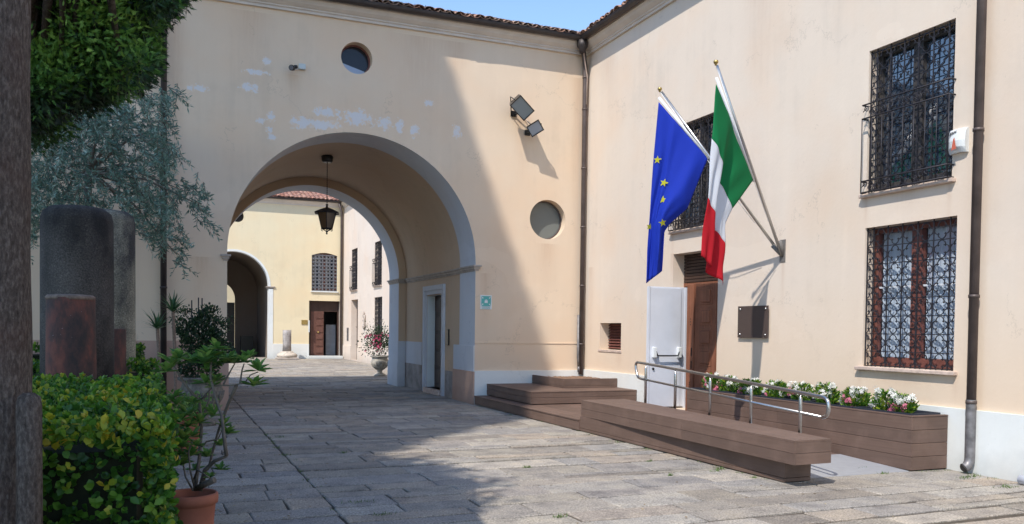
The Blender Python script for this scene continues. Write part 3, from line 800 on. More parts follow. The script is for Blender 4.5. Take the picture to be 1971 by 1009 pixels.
    if balc:
        xo = X-.10; ya, yb = y0-.02, y1-.0
        zs = (z0+1.17, z0+.99, z0+.16, z0+.01)
        for zz in zs:
            m = MB(); m.tube([(X,ya,zz),(xo,ya,zz),(xo,yb,zz),(X,yb,zz)], .0105, 6); m.build('balcony_rail', M_IRON, win)
        nb = 9; 
        for i in range(nb):
            yy = ya+(yb-ya)*i/(nb-1); m = MB(); m.tube([(xo,yy,zs[3]),(xo,yy,zs[1])], .007, 5); m.build('balcony_bar', M_IRON, win)
        for (zl, zh) in ((zs[1],zs[0]),(zs[3],zs[2])):
            hh = (zh-zl)/2; zc = (zl+zh)/2; ns = 5; ww = (yb-ya)/ns
            for i in range(ns):
                yc = ya+ww*(i+.5); pts = []
                sg_ = 1 if i % 2 else -1
                for k in range(25):
                    t = k/24; a = t*4.6*PI/2; r = hh*.9*(.25+.75*abs(1-2*t)) 
                    yy = (t-.5)*ww*.9; 
                    pts.append((xo, yc+yy+.03*math.sin(6*PI*t), zc+sg_*hh*.85*math.sin(2*PI*t)*(1-.2*t)))
                m = MB(); m.tube(pts, .006, 4)
                for e in (-1, 1):
                    sp = [(xo, yc+e*ww*.22+hh*.5*(1-k/14)*math.cos(k*.75), zc-e*sg_*hh*.25+hh*.5*(1-k/14)*math.sin(k*.75)) for k in range(13)]
                    m.tube(sp, .005, 4)
                m.build('scroll', M_IRON, win)
    return win
M_IRONF = simple('dark_frame', (.05,.045,.045), .6, .2)
gwin(bB, XB, W1, 'dark', 'upper right window with iron grille and bowed balconette', 6, 8, balc=True)
gwin(bB, XB, W2, 'wood', 'lower right window with red brown frame and pale curtains behind the grille', 6, 8, curtain=True)
gwin(bB, XB, W3, 'dark', 'upper middle window half hidden behind the flags', 6, 8, balc=True)
# vent
m = MB(); m.box((XB-.015,VT[0]-.03,VT[1]-.05),(XB+.25,VT[2]+.05,VT[1]-.001), .005); vt = m.build('vent', M_SILL, bB); vt['label'] = 'small square vent with dark louvres'
for k in range(9):
    z = VT[1]+.03+k*.06; m = MB(); m.add([(XB+.20,VT[0],z),(XB+.20,VT[2],z),(XB+.25,VT[2],z+.05),(XB+.25,VT[0],z+.05),(XB+.208,VT[0],z-.004),(XB+.208,VT[2],z-.004),(XB+.258,VT[2],z+.046),(XB+.258,VT[0],z+.046)],
        [(0,1,2,3),(7,6,5,4),(0,4,5,1),(2,6,7,3)]); m.build('louvre', M_WOODR, vt)
m = MB(); m.quad((XB+.265,VT[0],VT[1]),(XB+.265,VT[2],VT[1]),(XB+.265,VT[2],VT[3]),(XB+.265,VT[0],VT[3])); m.build('room', M_DARK, vt)
# entrance: transom shutter, white frame, wooden leaf, open steel leaf
XD = XB+.24
ent = MB()
ent.box((XD,DR[0],2.44),(XD+.06,DR[2],2.50)); ent.box((XD,DR[2]-.05,DR[1]),(XD+.06,DR[2],2.44)); ent.box((XD,DR[0],DR[1]),(XD+.06,DR[0]+.05,2.44))
en = ent.build('doorway', M_DOORW, bB); en['label'] = 'entrance doorway with louvred transom'
for k in range(9):
    z = 2.51+k*.058; m = MB(); m.box((XD-.0,DR[0]+.001,z),(XD+.03,DR[2]-.001,z+.05), .006); m.build('transom_slat', M_DOORD, en)
m = MB(); m.box((XD+.5,DR[0]-.3,0),(XD+.55,DR[2]+.3,3.1)); m.box((XD+.07,DR[2]+.02,0),(XD+.55,DR[2]+.06,3.1)); m.box((XD+.07,DR[0]-.5,0),(XD+.55,DR[0]-.06,3.1)); m.build('room', M_DARK, en)
m = MB(); m.box((XD-.03,DR[2]-.10,DR[1]),(XD+.06,DR[2]-.052,2.42)); m.build('white_frame', M_METALD, en)
m = MB(); m.box((XD-.26,DR[0]+.0,.155),(XD+.3,DR[2],.188)); m.build('threshold', M_SILL, en)
def placed(mbx, org, ang):   # local x along leaf, y thickness -> world
    c, s_ = math.cos(ang), math.sin(ang)
    return mbx.xform(lambda v: Vector((org[0]+v.x*c-v.y*s_, org[1]+v.x*s_+v.y*c, org[2]+v.z)))
# chestnut leaf hinged at the near jamb, ajar outward
ang = math.radians(90+7); org = (XB+.035, DR[0]+.015, .20); LW, LH = .70, 2.24
m = MB(); m.box((0,0,0),(LW,.055,LH), .004); wl = placed(m, org, ang).build('wooden_leaf', M_DOORW, en)
for k in range(6):
    z = .10+k*.355
    m = MB(); m.box((.10,.053,z),(.40,.062,z+.30), .006); placed(m, org, ang).build('leaf_panel', M_DOORW, wl)
    m = MB(); m.box((.135,.060,z+.04),(.365,.078,z+.26), .012); placed(m, org, ang).build('leaf_panel', M_DOORW, wl)
m = MB(); m.box((LW-.17,.056,0),(LW+.01,.082,LH), .006); placed(m, org, ang).build('cover_strip', M_DOORW, wl)
for z in (1.52,1.57,1.62,.42,.46,.50):
    m = MB(); m.box((LW-.10,.082,z),(LW-.085,.087,z+.018)); placed(m, org, ang).build('lock_hole', M_BLACK, wl)
for z in (.75,.98):
    m = MB(); m.box((LW-.135,.082,z),(LW-.115,.09,z+.14)); placed(m, org, ang).build('lock_plate', M_BLACK, wl)
# steel leaf, open square to the wall, face to the camera
YL = 13.24
m = MB(); m.box((8.105,YL,.215),(8.955,YL+.05,2.42), .004); sl = m.build('steel_leaf', M_METALD, en)
m = MB(); m.box((8.145,YL-.012,.22),(8.80,YL-.0005,2.40), .004); m.build('leaf_skin', M_METALD, sl)
m = MB(); m.box((8.10,YL-.016,.215),(8.135,YL-.0005,2.425)); m.build('leaf_edge', M_METALD, sl)
for x0 in (8.19, 8.72):
    m = MB(); m.box((x0,YL-.09,1.12),(x0+.055,YL-.012,1.32), .012); m.build('push_bar_bracket', M_WPLAST, sl)
m = MB(); m.tube([(8.23,YL-.075,1.26),(8.27,YL-.085,1.16),(8.70,YL-.085,1.16),(8.745,YL-.075,1.26)], .014, 8); m.build('push_bar', M_BLACK, sl)
for (z, r) in ((1.15,.022),(.92,.022)):
    m = MB(); m.tube([(8.215,YL-.012,z),(8.215,YL-.032,z)], r, 12); m.build('cylinder_lock', M_BLACK, sl)

# ================================================================== REAR COURT
YF, XF = 43.7, 8.468
bF = thing('rear_wing', 'yellow plastered wing closing the rear courtyard, with its own arch', 'building', (5, YF, 0))
BX, BR, BZ = 3.06, 1.68, 3.62
HF = 8.05
arch2 = [(BX+BR,0)] + circ(BX, BZ, BR, 32, 0, PI, True) + [(BX-BR,0)]
WF = (6.86,3.46,8.15,5.28); DF = (6.74,.15,8.30,2.96)
seg = [(WF[0],WF[1]),(WF[2],WF[1]),(WF[2],WF[3])] + [(WF[2]-(WF[2]-WF[0])*t, WF[3]+.14*math.sin(PI*t)) for t in np.linspace(.1,.9,8)] + [(WF[0],WF[3])]
ocf = (3.25,7.04,.30)
mb = MB(); panel(mb, [(-9,0),(-9,HF),(XF,HF),(XF,0)]+arch2, [seg, rect(*DF), circ(*ocf, 28)], fA(YF)); mb.build('wall', M_YEL, bF)
for h in (seg, circ(*ocf, 28)):
    mb = MB(); reveal(mb, h, fA(YF), fA(YF+.3)); mb.build('opening_reveal', M_YEL, bF)
mb = MB(); reveal(mb, rect(*DF), fA(YF), fA(YF+.4)); mb.build('door_reveal', M_IMPOST, bF)
mb = MB(); reveal(mb, arch2, fA(YF), fA(YF+.5), closed=False, smooth=True); mb.build('arch_lining', M_WHITE, bF)
# archivolt edge and white jamb strip
mb = MB(); o2 = circ(BX,BZ,BR+.10,32,-.0,PI,True); i2 = circ(BX,BZ,BR+.0,32,0,PI,True); nn = len(o2)
mb.add([(x,YF-.02,z) for x,z in i2]+[(x,YF-.02,z) for x,z in o2]+[(x,YF,z) for x,z in o2], [(i,i+1,nn+i+1,nn+i) for i in range(nn-1)]+[(nn+i,nn+i+1,2*nn+i+1,2*nn+i) for i in range(nn-1)])
mb.box((BX+BR,YF-.02,0),(BX+BR+.22,YF+.001,BZ-.05)); mb.build('arch_surround', M_WHITE, bF)
impost(BX+BR-.02,BX+BR+.24,YF,YF+.5).xform(lambda v: v+Vector((0,0,.66))).build('impost', M_IMPOST, bF)
# passage beyond
mb = MB(); J3 = [(BX+BR+.1,0)] + circ(BX,BZ,BR+.1,32,0,PI,True) + [(BX-BR-.1,0)]
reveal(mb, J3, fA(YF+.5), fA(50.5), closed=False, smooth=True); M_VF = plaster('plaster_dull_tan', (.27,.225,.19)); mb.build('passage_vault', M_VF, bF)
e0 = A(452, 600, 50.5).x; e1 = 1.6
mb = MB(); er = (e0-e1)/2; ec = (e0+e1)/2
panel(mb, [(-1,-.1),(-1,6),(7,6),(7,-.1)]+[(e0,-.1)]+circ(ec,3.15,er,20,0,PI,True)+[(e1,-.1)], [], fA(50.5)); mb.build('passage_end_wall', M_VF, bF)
mb = MB(); mb.box((e1,50.7,0),(e0,50.78,2.96)); mb.build('gate', M_BLACK, bF)
mb = MB(); mb.box((3.9,49.6,0),(4.55,50.2,1.05)); tag(mb.build('storage_box', M_BLACK), 'dark box standing inside the far passage against the wall', 'box')
mb = MB(); mb.quad((-6,56,0),(8,56,0),(8,56,7),(-6,56,7)); tag(mb.build('garden_wall', M_YEL), 'pale sunlit wall glimpsed beyond the far passage', 'wall')
for (a, b) in ((-9,BX-BR),(BX+BR+.2,DF[0]),(DF[2],XF)):
    mb = MB(); mb.box((a,YF-.03,0),(b,YF+.0,.75)); mb.build('plinth', M_WHITE, bF)
sh = -0.0
CP2 = [(a, z+.05) for a, z in CPROF]
cornice([(-9,YF),(XF,YF)], [(0,-1),(-1,-1)], bF, CP2); gutter([(-9,YF),(XF,YF)], [(0,-1),(-1,-1)], bF, 7.97)
TILE.materials.clear(); 
TILE2 = TILE.copy(); TILE.materials.append(M_TILEOLD); TILE2.materials.append(M_TILE)
_keep = TILE; TILE = TILE2
roof(bF, (-.5,YF-.28,8.07), (1,0,0), (0,1,0), 9.2, 16, math.radians(19), 0, mat=M_TILE)
TILE = _keep
mb = MB(); mb.quad((-9,YF-.2,8.03),(14,YF-.2,8.03),(14,49.5,10.0),(-9,49.5,10.0)); mb.quad((-9,51,8.5),(14,51,8.5),(14,49.5,10.0),(-9,49.5,10.0)); mb.build('roof_base', M_TILE, bF)
# window in the rear wing (faces -Y)
def ybox(m, x0, y0, z0, x1, y1, z1, bev=0): m.box((x0,y0,z0),(x1,y1,z1), bev)
m = MB(); xm = (WF[0]+WF[2])/2
for (a, b) in ((WF[0],WF[0]+.09),(xm-.09,xm+.09),(WF[2]-.09,WF[2])): m.box((a,YF+.2,WF[1]),(b,YF+.27,WF[3]+.02))
m.box((WF[0]+.09,YF+.21,WF[1]),(WF[2]-.09,YF+.265,WF[1]+.12)); m.box((WF[0],YF+.2,WF[3]-.02),(WF[2],YF+.268,WF[3]+.2))
wf = m.build('window', M_WOODR, bF)
for (a, b) in ((WF[0]+.09,xm-.09),(xm+.09,WF[2]-.09)): m = MB(); m.box((a,YF+.245,WF[1]+.12),(b,YF+.25,WF[3]-.02)); m.build('pane', M_GLASS, wf)
m = MB(); m.box((WF[0]-.05,YF-.07,WF[1]-.06),(WF[2]+.05,YF+.2,WF[1]-.001)); m.build('sill', M_WHITE, wf)
m = MB(); nc, nr = 7, 10; cw = (WF[2]-WF[0])/nc; ch = (WF[3]+.02-WF[1])/nr
for i in range(nc+1): x = min(max(WF[0]+cw*i, WF[0]+.02), WF[2]-.02); m.box((x-.013,YF+.03,WF[1]),(x+.013,YF+.05,WF[3]+.05))
for j in range(nr+1): z = WF[1]+.02+ch*j*.99; m.box((WF[0],YF+.028,z-.013),(WF[2],YF+.052,z+.013))
qm = quatre_mesh(cw, ch, .010, .010, 3)
for i in range(nc):
    for j in range(nr): m.add([(WF[0]+cw*(i+.5)+v[1], YF+.04+v[0], WF[1]+ch*(j+.5)+v[2]) for v in qm.v], qm.f)
m.build('grille', simple('pale_iron', (.17,.175,.19), .5, .1), wf)
m = disc(ocf, YF+.22); m.build('round_window', M_DARK, bF)
# rear door
m = MB(); m.box((DF[0],YF+.25,2.42),(DF[2],YF+.33,DF[3])); m.box((DF[0],YF+.25,DF[1]),(DF[0]+.12,YF+.33,2.42)); m.box((DF[2]-.08,YF+.25,DF[1]),(DF[2],YF+.33,2.42))
dr = m.build('doorway', M_DOORD, bF); dr['label'] = 'brown double doorway of the rear wing, one leaf open'
m = MB(); m.box((DF[0]+.12,YF+.22,DF[1]),(DF[0]+.78,YF+.28,2.42)); lf = m.build('wooden_leaf', wood('brown_door', (.13,.06,.045), 'Z', .5, .2), dr)
for k in range(6): m = MB(); z = .28+k*.355; m.box((DF[0]+.38,YF+.20,z),(DF[0]+.74,YF+.221,z+.29), .02); m.build('leaf_panel', lf.data.materials[0], lf)
m = MB(); m.lathe([(.0,0),(.04,.005),(.045,.02),(.03,.04),(.0,.045)], 12); m.xform(lambda v: Vector((DF[0]+.50+v.x, YF+.20-v.z, 1.35+v.y))); m.build('knob', M_BRASS, lf)
m = MB(); m.add([(DF[0]-.2,YF+.41,0),(DF[0]-.2,YF+2.5,0),(DF[2]+.2,YF+2.5,0),(DF[2]+.2,YF+.41,0),(DF[0]-.2,YF+.41,3.1),(DF[0]-.2,YF+2.5,3.1),(DF[2]+.2,YF+2.5,3.1),(DF[2]+.2,YF+.41,3.1)],
   [(0,1,5,4),(1,2,6,5),(2,3,7,6),(4,5,6,7)]); m.build('room', simple('dim_hall', (.10,.10,.11), .9, .1), dr)
m = MB(); m.box((DF[2]-.55,YF+.9,DF[1]),(DF[2]-.05,YF+1.3,1.75)); m.box((DF[2]-.35,YF+.85,1.2),(DF[2]-.15,YF+.9,1.5))
tag(m.build('notice_stand', simple('pale_grey', (.35,.35,.36), .7, .15, 5)), 'pale display board standing just inside the rear doorway', 'display')
m = MB(); m.box((DF[0]-.08,YF-.42,0),(DF[2]+.10,YF+.4,.15), .01); m.build('door_step', M_WHITE, bF)
m = MB(); m.box((6.36,YF-.03,1.74),(6.66,YF,1.97)); tag(m.build('brass_plate', M_BRASS), 'small brass plate on the yellow wall left of the rear door', 'plaque')
m = MB(); m.box((6.70,YF-.06,1.35),(6.76,YF-.031,1.95)); tag(m.build('wall_thermometer', M_WPLAST), 'narrow white strip on the edge of the rear doorway', 'sign')

# rear right wing facing -X
bR = thing('rear_right_wing', 'pale pink wing along the right of the rear courtyard with tall narrow windows', 'building', (XF, 34, 0))
RW = [(40.22,3.44,41.6,5.44),(35.28,3.44,36.64,5.35),(35.16,1.1,36.6,2.94)]; RD = (40.06,.0,41.62,2.97)
holes = [rect(*r) for r in RW]+[rect(RD[0],.02,RD[2],RD[3])]
mb = MB(); panel(mb, [(YO,0),(YF,0),(YF,HF),(YO,HF)], holes, fB(XF), True); mb.build('wall', M_FARP, bR)
for h in holes:
    mb = MB(); reveal(mb, h, fB(XF), fB(XF+.3)); mb.build('opening_reveal', M_FARP, bR)
mb = MB(); mb.box((XF+.28,RD[0],0),(XF+.33,RD[2],RD[3])); mb.build('door', M_DOORD, bR)
gwin(bR, XF, RW[0], 'dark', 'upper window nearest the rear corner', 5, 8, balc=True, lite=True)
gwin(bR, XF, RW[1], 'dark', 'upper window of the rear right wing beside the arch', 5, 8, balc=True, lite=True)
gwin(bR, XF, RW[2], 'dark', 'lower grilled window of the rear right wing', 5, 8, lite=True)
cornice([(XF,YF),(XF,YO)], [(-1,-1),(-1,0)], bR, CP2); gutter([(XF,YF),(XF,YO)], [(-1,-1),(-1,0)], bR, 7.97)
mb = MB(); mb.quad((XF-.25,YO,8.05),(XF-.25,YF+6,8.05),(14,YF+6,10),(14,YO,10)); mb.build('roof', M_TILE, bR)
for ya, yb in ((YO+.1,RD[0]),(RD[2],YF-.04)):
    mb = MB(); mb.box((XF-.03,ya,0),(XF,yb,.70)); mb.build('plinth', M_FARP, bR)
# wrought wall ornament
orn = MB()
for (a, b, c_, d_) in ((38.6,2.35,38.3,2.0),(38.3,2.0,38.55,1.9),(38.3,2.2,38.25,1.65),(38.25,1.65,38.6,1.75),(38.5,2.3,38.5,2.05),(38.6,1.75,38.5,1.55)):
    orn.tube([(XF-.04,a,b),(XF-.08,(a+c_)/2+.08,(b+d_)/2),(XF-.04,c_,d_)], .035, 6)
tag(orn.build('wall_ornament', M_IMPOST), 'small carved ornament on the pink wall beyond the arch', 'ornament')
m = MB(); m.box((XF-.02,42.2,.95),(XF-.0,42.6,1.6)); tag(m.build('meter_door', M_PIPEG), 'small grey hatch low on the pink wall near the rear corner', 'hatch')

# ================================================================== downpipes
def pipe(x, y, z0, z1, r, nx, ny, label, bends=None, mat=M_PIPE, clips=(), low=None):
    """nx,ny: direction away from the wall"""
    t = thing('downpipe', label, 'downpipe', (x, y, 0))
    m = MB(); pts = [(x,y,z0),(x,y,z1)]
    if bends: pts += bends
    m.tube(pts, r, 14); m.build('pipe', mat, t)
    for z in clips:
        m = MB(); m.lathe([(r+.001,-.018),(r+.009,-.018),(r+.009,.018),(r+.001,.018)], 16, (x,y,z)); m.tube([(x,y,z),(x-nx*(r+.06),y-ny*(r+.06),z)], .008, 5); m.build('clip', mat, t)
    if low:
        m = MB(); m.tube([(x,y,z0+.34),(x,y,z0+.002)], r*1.06, 14); 
        m.build('zinc_foot', M_PIPEG, t)
    return t
cx_, cy_ = XB-.10, YA-.085
pc = pipe(cx_, cy_, .62, 7.3, .052, -1, -1, 'brown downpipe in the inner corner between the two wings', [(cx_,cy_,7.45),(XB-.25,YA-.25,7.80),(XB-.28,YA-.28,7.93)], clips=(1.3,2.6,3.9,5.2,6.5,7.2))
m = MB(); m.lathe([(.06,7.66),(.075,7.74),(.12,7.80),(.13,7.93),(.115,7.93)], 14, (XB-.265,YA-.265,0)); m.build('hopper', M_GUT, pc)
m = MB(); m.tube([(cx_-.07,cy_+.02,1.95),(cx_-.075,cy_,1.0),(cx_-.06,cy_,.8)], .03, 8); m.tube([(cx_-.06,cy_,.8),(cx_-.05,cy_,.68)], .034, 8); m.build('conduit', M_PIPEG, pc)
cb = MB(); cb.tube([(XB-.33,YA-.33,8.12),(XB-.30,YA-.34,7.9),(XB-.22,YA-.26,7.6),(cx_+.02,cy_-.065,7.2),(cx_+.01,cy_-.06,6.6)], .012, 5)
tag(cb.build('cable', M_SILL), 'thin pale cable running down beside the corner downpipe', 'cable')
pipe(-.045, YA-.10, .0, 7.75, .055, 0, -1, 'dark downpipe on the shaded wall behind the olive tree', [(-.045,YA-.26,7.93)], mat=M_GUT, clips=(1.0,2.3,3.9,5.5,7.0))
pr_ = B(1890, 400); yR = 6.955
t = pipe(XB-.09, yR, .33, 7.6, .052, -1, 0, 'brown downpipe with open zinc shoe on the right wall', [(XB-.12,yR,7.7),(XB-.27,yR,7.93)], clips=(.83,2.05,3.95,5.75), low=None)
m = MB(); m.tube([(XB-.09,yR,.86),(XB-.09,yR,.20),(XB-.095,yR,.14),(XB-.13,yR,.09),(XB-.17,yR+.01,.07)], .056, 14, cap=False); m.tube([(XB-.168,yR+.01,.07),(XB-.15,yR+.005,.08)], .047, 14); sh_ = m.build('zinc_shoe', M_PIPEG, t)
m = MB(); m.tube([(XB-.174,yR+.0105,.0695),(XB-.171,yR+.0105,.0705)], .046, 14); m.build('shoe_mouth', M_BLACK, t)
pipe(XF-.12, YF-.12, .0, 7.5, .065, -1, -1, 'downpipe in the far corner of the rear courtyard', [(XF-.28,YF-.28,7.95)])
q = G(1966, 929)
m = MB(); m.tube([(8.52,6.28,.055),(8.52,5.6,.055)], .05, 14); tag(m.build('grey_pipe', M_METALD), 'grey pipe end lying at the foot of the white plinth, far right', 'pipe')

# ================================================================== deck, ramp, benches
BZS = .19
def plank(parent, a, b, mat, bev=.004): 
    m = MB(); m.box(a, b, bev); return m.build('plank', mat, parent)
dk = thing('entrance_deck', 'stepped brown composite deck filling the corner between the two walls', 'deck', (7.3, 15, 0))
# lower step (whole field up to the ramp start), long fascia towards the yard
Xs0 = 6.07
plank(dk, (Xs0,11.95,.012),(Xs0+.03,16.84,.165), M_DECKY)
x = Xs0-.012
while x < 8.6:
    x1 = min(x+.142, 8.625); plank(dk, (x,11.95 if x > 6.46 else 11.95,.166),(x1,16.84,.19), M_DECKY); x = x1+.004
# upper step
X2, Y2 = 6.345, 14.47
for (z0, z1) in ((.205,.318),(.322,.415)):
    plank(dk, (X2,Y2+.0,z0),(X2+.025,16.84,z1), M_DECKY); plank(dk, (X2+.026,Y2,z0),(8.62,Y2+.025,z1), M_DECKX)
m = MB(); m.box((X2+.06,Y2+.06,.19),(8.62,16.83,.205)); m.build('shadow_gap', M_BLACK, dk)
x = X2-.004
while x < 8.6:
    x1 = min(x+.142, 8.625); plank(dk, (x,Y2-.004,.417),(x1,16.84,.44), M_DECKY); x = x1+.004
# corner planter
cp = thing('corner_planter', 'square brown planter box with bare soil in the wall corner', 'planter', (8.0, 16, .44))
X3, Y3 = 7.40, 15.25; T3 = .625
for (z0, z1) in ((.442,.478),(.482,T3)):
    plank(cp, (X3,Y3,z0),(X3+.03,16.84,z1), M_DECKY); plank(cp, (X3+.031,Y3,z0),(8.62,Y3+.03,z1), M_DECKX)
m = MB(); m.box((X3+.031,Y3+.031,.44),(8.62,Y3+.06,T3-.01)); m.box((X3+.031,Y3+.061,.44),(X3+.06,16.84,T3-.01)); m.build('liner', M_BLACK, cp)
m = MB(); nx = 24
vs = []; fs = []
for i in range(nx+1):
    for j in range(nx+1): vs.append((X3+.06+(8.62-X3-.06)*i/nx, Y3+.06+(16.84-Y3-.06)*j/nx, T3-.045+random.uniform(-.012,.015)))
for i in range(nx):
    for j in range(nx): k = i*(nx+1)+j; fs.append((k,k+nx+1,k+nx+2,k+1))
m.add(vs, fs, True); m.build('soil', simple('dry_soil', (.20,.12,.075), .95, .35, 14, bump=1, bs=40), cp)
# ramp
rp = thing('access_ramp', 'brown boarded access ramp ending in a grey steel plate', 'ramp', (7.4, 7.4, 0))
RY0, RY1 = 8.40, 11.945
def rz(y): return .19*(y-7.30)/(RY1-7.30)
def rquad(name, x0, x1, y0, y1, mat, parent, th=.02, dz=0):
    m = MB(); a, b = rz(y0)+dz, rz(y1)+dz
    m.add([(x0,y0,a-th),(x1,y0,a-th),(x1,y1,b-th),(x0,y1,b-th),(x0,y0,a),(x1,y0,a),(x1,y1,b),(x0,y1,b)],
          [(0,3,2,1),(4,5,6,7),(0,1,5,4),(1,2,6,5),(2,3,7,6),(3,0,4,7)]); return m.build(name, mat, parent)
x = 6.45
while x < 8.02:
    x1 = min(x+.142, 8.035); rquad('plank', x, x1, RY0+.002, RY1-.002, M_DECKY, rp); x = x1+.004
rquad('steel_plate', 6.47, 8.035, 7.31, RY0-.002, simple('grey_checker_plate', (.42,.43,.45), .55, .06, 8, .35, bump=.2, bs=120), rp, .008, .006)
# base under the bench
bn = thing('parapet_bench', 'long brown boarded bench slab overhanging a recessed base beside the ramp', 'bench', (6.3, 9.4, 0))
for (z0, z1) in ((.012,.052),(.056,.243)):
    plank(bn, (6.09,7.15,z0),(6.115,11.945,z1), M_DECKY); plank(bn, (6.116,7.15,z0),(6.44,7.175,z1), M_DECKX)
m = MB(); m.box((6.12,7.18,0),(6.43,11.94,.236)); m.build('core', M_BLACK, bn)
# slab: polygon tapering
BA, BBp, BC, BD = (5.945,6.84), (6.44,6.855), (6.90,11.93), (6.10,11.93)
def lerp(a, b, t): return (a[0]+(b[0]-a[0])*t, a[1]+(b[1]-a[1])*t)
def qprism(name, p0, p1, p2, p3, z0, z1, mat, parent):
    m = MB(); P = (p0,p1,p2,p3); vs = [(p[0],p[1],z0) for p in P]+[(p[0],p[1],z1) for p in P]
    m.add(vs, [(3,2,1,0),(4,5,6,7),(0,1,5,4),(1,2,6,5),(2,3,7,6),(3,0,4,7)]); return m.build(name, mat, parent)
for (z0, z1) in ((.248,.364),(.368,.478)):
    for (p, q, mt) in ((BA,BD,M_DECKY),(BA,BBp,M_DECKX),(BD,BC,M_DECKX)):
        d = Vector((q[0]-p[0],q[1]-p[1])).normalized(); nn_ = Vector((-d.y,d.x))
        if nn_.dot(Vector(((BA[0]+BC[0])/2-p[0],(BA[1]+BC[1])/2-p[1]))) < 0: nn_ = -nn_
        e = 0 if p is BA and q is BD else .024
        segs = [(0,.42),(.4207,1)] if q is BD and p is BA else [(0,1)]
        for (ta, tb) in segs:
            a_ = lerp(p,q,ta); b_ = lerp(p,q,tb); a2 = (a_[0]+d.x*e*(ta==0), a_[1]+d.y*e*(ta==0))
            qprism('plank', a2, b_, (b_[0]+nn_.x*.023,b_[1]+nn_.y*.023), (a2[0]+nn_.x*.023,a2[1]+nn_.y*.023), z0, z1, mt, bn)
nb = 4
for i in range(nb):
    t0, t1 = i/nb, (i+1)/nb-.006
    qprism('plank', lerp(BA,BBp,t0), lerp(BA,BBp,t1), lerp(BD,BC,t1), lerp(BD,BC,t0), .480, .50, M_DECKY, bn)
qprism('core', (5.98,6.88), (6.42,6.89), (6.87,11.9), (6.13,11.9), .25, .478, M_BLACK, bn)
# flower planter
fp = thing('flower_planter', 'long brown boarded planter of flowers along the right wall', 'planter', (8.3, 9.5, 0))
PX0, PX1, PY0, PY1, PZ = 8.045, 8.62, 7.29, 11.88, .64
for k in range(4):
    z0 = .012+k*.157; z1 = z0+.153
    for (ya, yb) in ((PY0,9.62),(9.623,PY1)): plank(fp, (PX0,ya,z0),(PX0+.024,yb,z1), M_DECKY)
    plank(fp, (PX0+.025,PY0,z0),(PX1,PY0+.024,z1), M_DECKX)
m = MB(); m.box((PX0-.004,PY0-.004,PZ-.002),(PX0+.045,PY1,PZ+.012)); m.box((PX0+.046,PY0-.004,PZ-.002),(PX1,PY0+.05,PZ+.012)); m.build('rim_board', M_DECKY, fp)
m = MB(); m.box((PX0+.03,PY0+.03,.02),(PX1-.01,PY1-.01,.52)); m.build('soil', M_SOIL, fp)
yy = PY0+.07; k = 0
trays = []
while yy < PY1-.3:
    L = .90; y1 = min(yy+L, PY1-.03)
    m = MB(); a, b = PX0+.06, PX1-.04
    for (p, q) in (((a,yy,.53),(a+.015,y1,.672)),((b-.015,yy,.53),(b,y1,.672)),((a+.015,yy,.53),(b-.015,yy+.015,.672)),((a+.015,y1-.015,.53),(b-.015,y1,.672))): m.box(p, q)
    m.box((a+.015,yy+.015,.53),(b-.015,y1-.015,.625)); m.build('tray', simple('dark_tray', (.03,.035,.05), .4, .1) if k == 0 else bpy.data.materials['dark_tray'], fp)
    yy = y1+.02; k += 1
# flowering plants
def flower(P, r, nrm, npet=5):
    n_ = Vector(nrm).normalized(); x = n_.orthogonal().normalized(); y = n_.cross(x)
    vs = [tuple(P)]; fs = []
    for k in range(npet):
        a = 2*PI*k/npet; w_ = PI/npet*.92
        for (rr, aa, h) in ((r*.55,a-w_*.8,.15),(r,a-w_*.45,.25),(r,a+w_*.45,.25),(r*.55,a+w_*.8,.15)):
            v = Vector(P)+(x*math.cos(aa)+y*math.sin(aa))*rr+n_*h*r; vs.append(tuple(v))
        b = 1+k*4; fs.append((0,b,b+1,b+2,b+3))
    return vs, fs
def bedding(px, side, pink, hgt, wide, idx, ypos=None, xpos=None, lab=''):
    base = Vector((8.32+side, ypos, .625)); t = thing('flowering_plant', lab, 'plant', tuple(base), 0, 'flowering plants in the long planter')
    n = 560; L = []
    th = rng.uniform(0, 2*PI, n); hh = rng.uniform(.0, 1, n); rr = wide*(.35+.65*np.sin(hh*PI*.85+.3))*np.sqrt(rng.uniform(.1,1,n))
    P = np.stack([base.x+rr*np.cos(th)*.75, base.y+rr*np.sin(th), base.z+hh*hgt], 1)
    D = np.stack([np.cos(th), np.sin(th), rng.uniform(.3,1.6,n)], 1)+rng.normal(size=(n,3))*.3
    foliage('foliage', [leaves(P, D, rdir(n), rng.uniform(.045,.075,n), rng.uniform(.018,.028,n), T_LEAF, rng.uniform(.2,.85,n))], M_HEDGE, t)
    st_ = MB()
    for k in range(7):
        a = random.uniform(0,2*PI); r_ = random.uniform(0,wide*.6); st_.tube([base, base+Vector((r_*.5*math.cos(a),r_*.5*math.sin(a),hgt*.5)), base+Vector((r_*math.cos(a),r_*math.sin(a),hgt*.95))], .004, 4)
    st_.build('stems', M_TWIG, t)
    for (mat, nm, cnt) in ((M_PW, 'white_blossoms', 11),(M_PP, 'pink_blossoms', pink)):
        for c_ in range(cnt):
            a = random.uniform(0,2*PI); h_ = random.uniform(.35,1.1); r_ = wide*random.uniform(.3,1.0)
            if nm[0] == 'p': h_ = random.uniform(.02,.75); a = PI+random.uniform(-1.3,1.3); r_ = wide*random.uniform(.6,.95)
            C_ = base+Vector((r_*math.cos(a)*.8, r_*math.sin(a), hgt*h_)); m = MB()
            for q in range(7 if nm[0] == 'w' else 11):
                d = Vector(rdir(1)[0]); d.x -= .5; d.z += .3; d.normalize()
                vs, fs = flower(C_+Vector(d)*random.uniform(.015,.055), .030 if nm[0] == 'w' else .024, d); m.add(vs, fs)
            m.build(nm, mat, t)
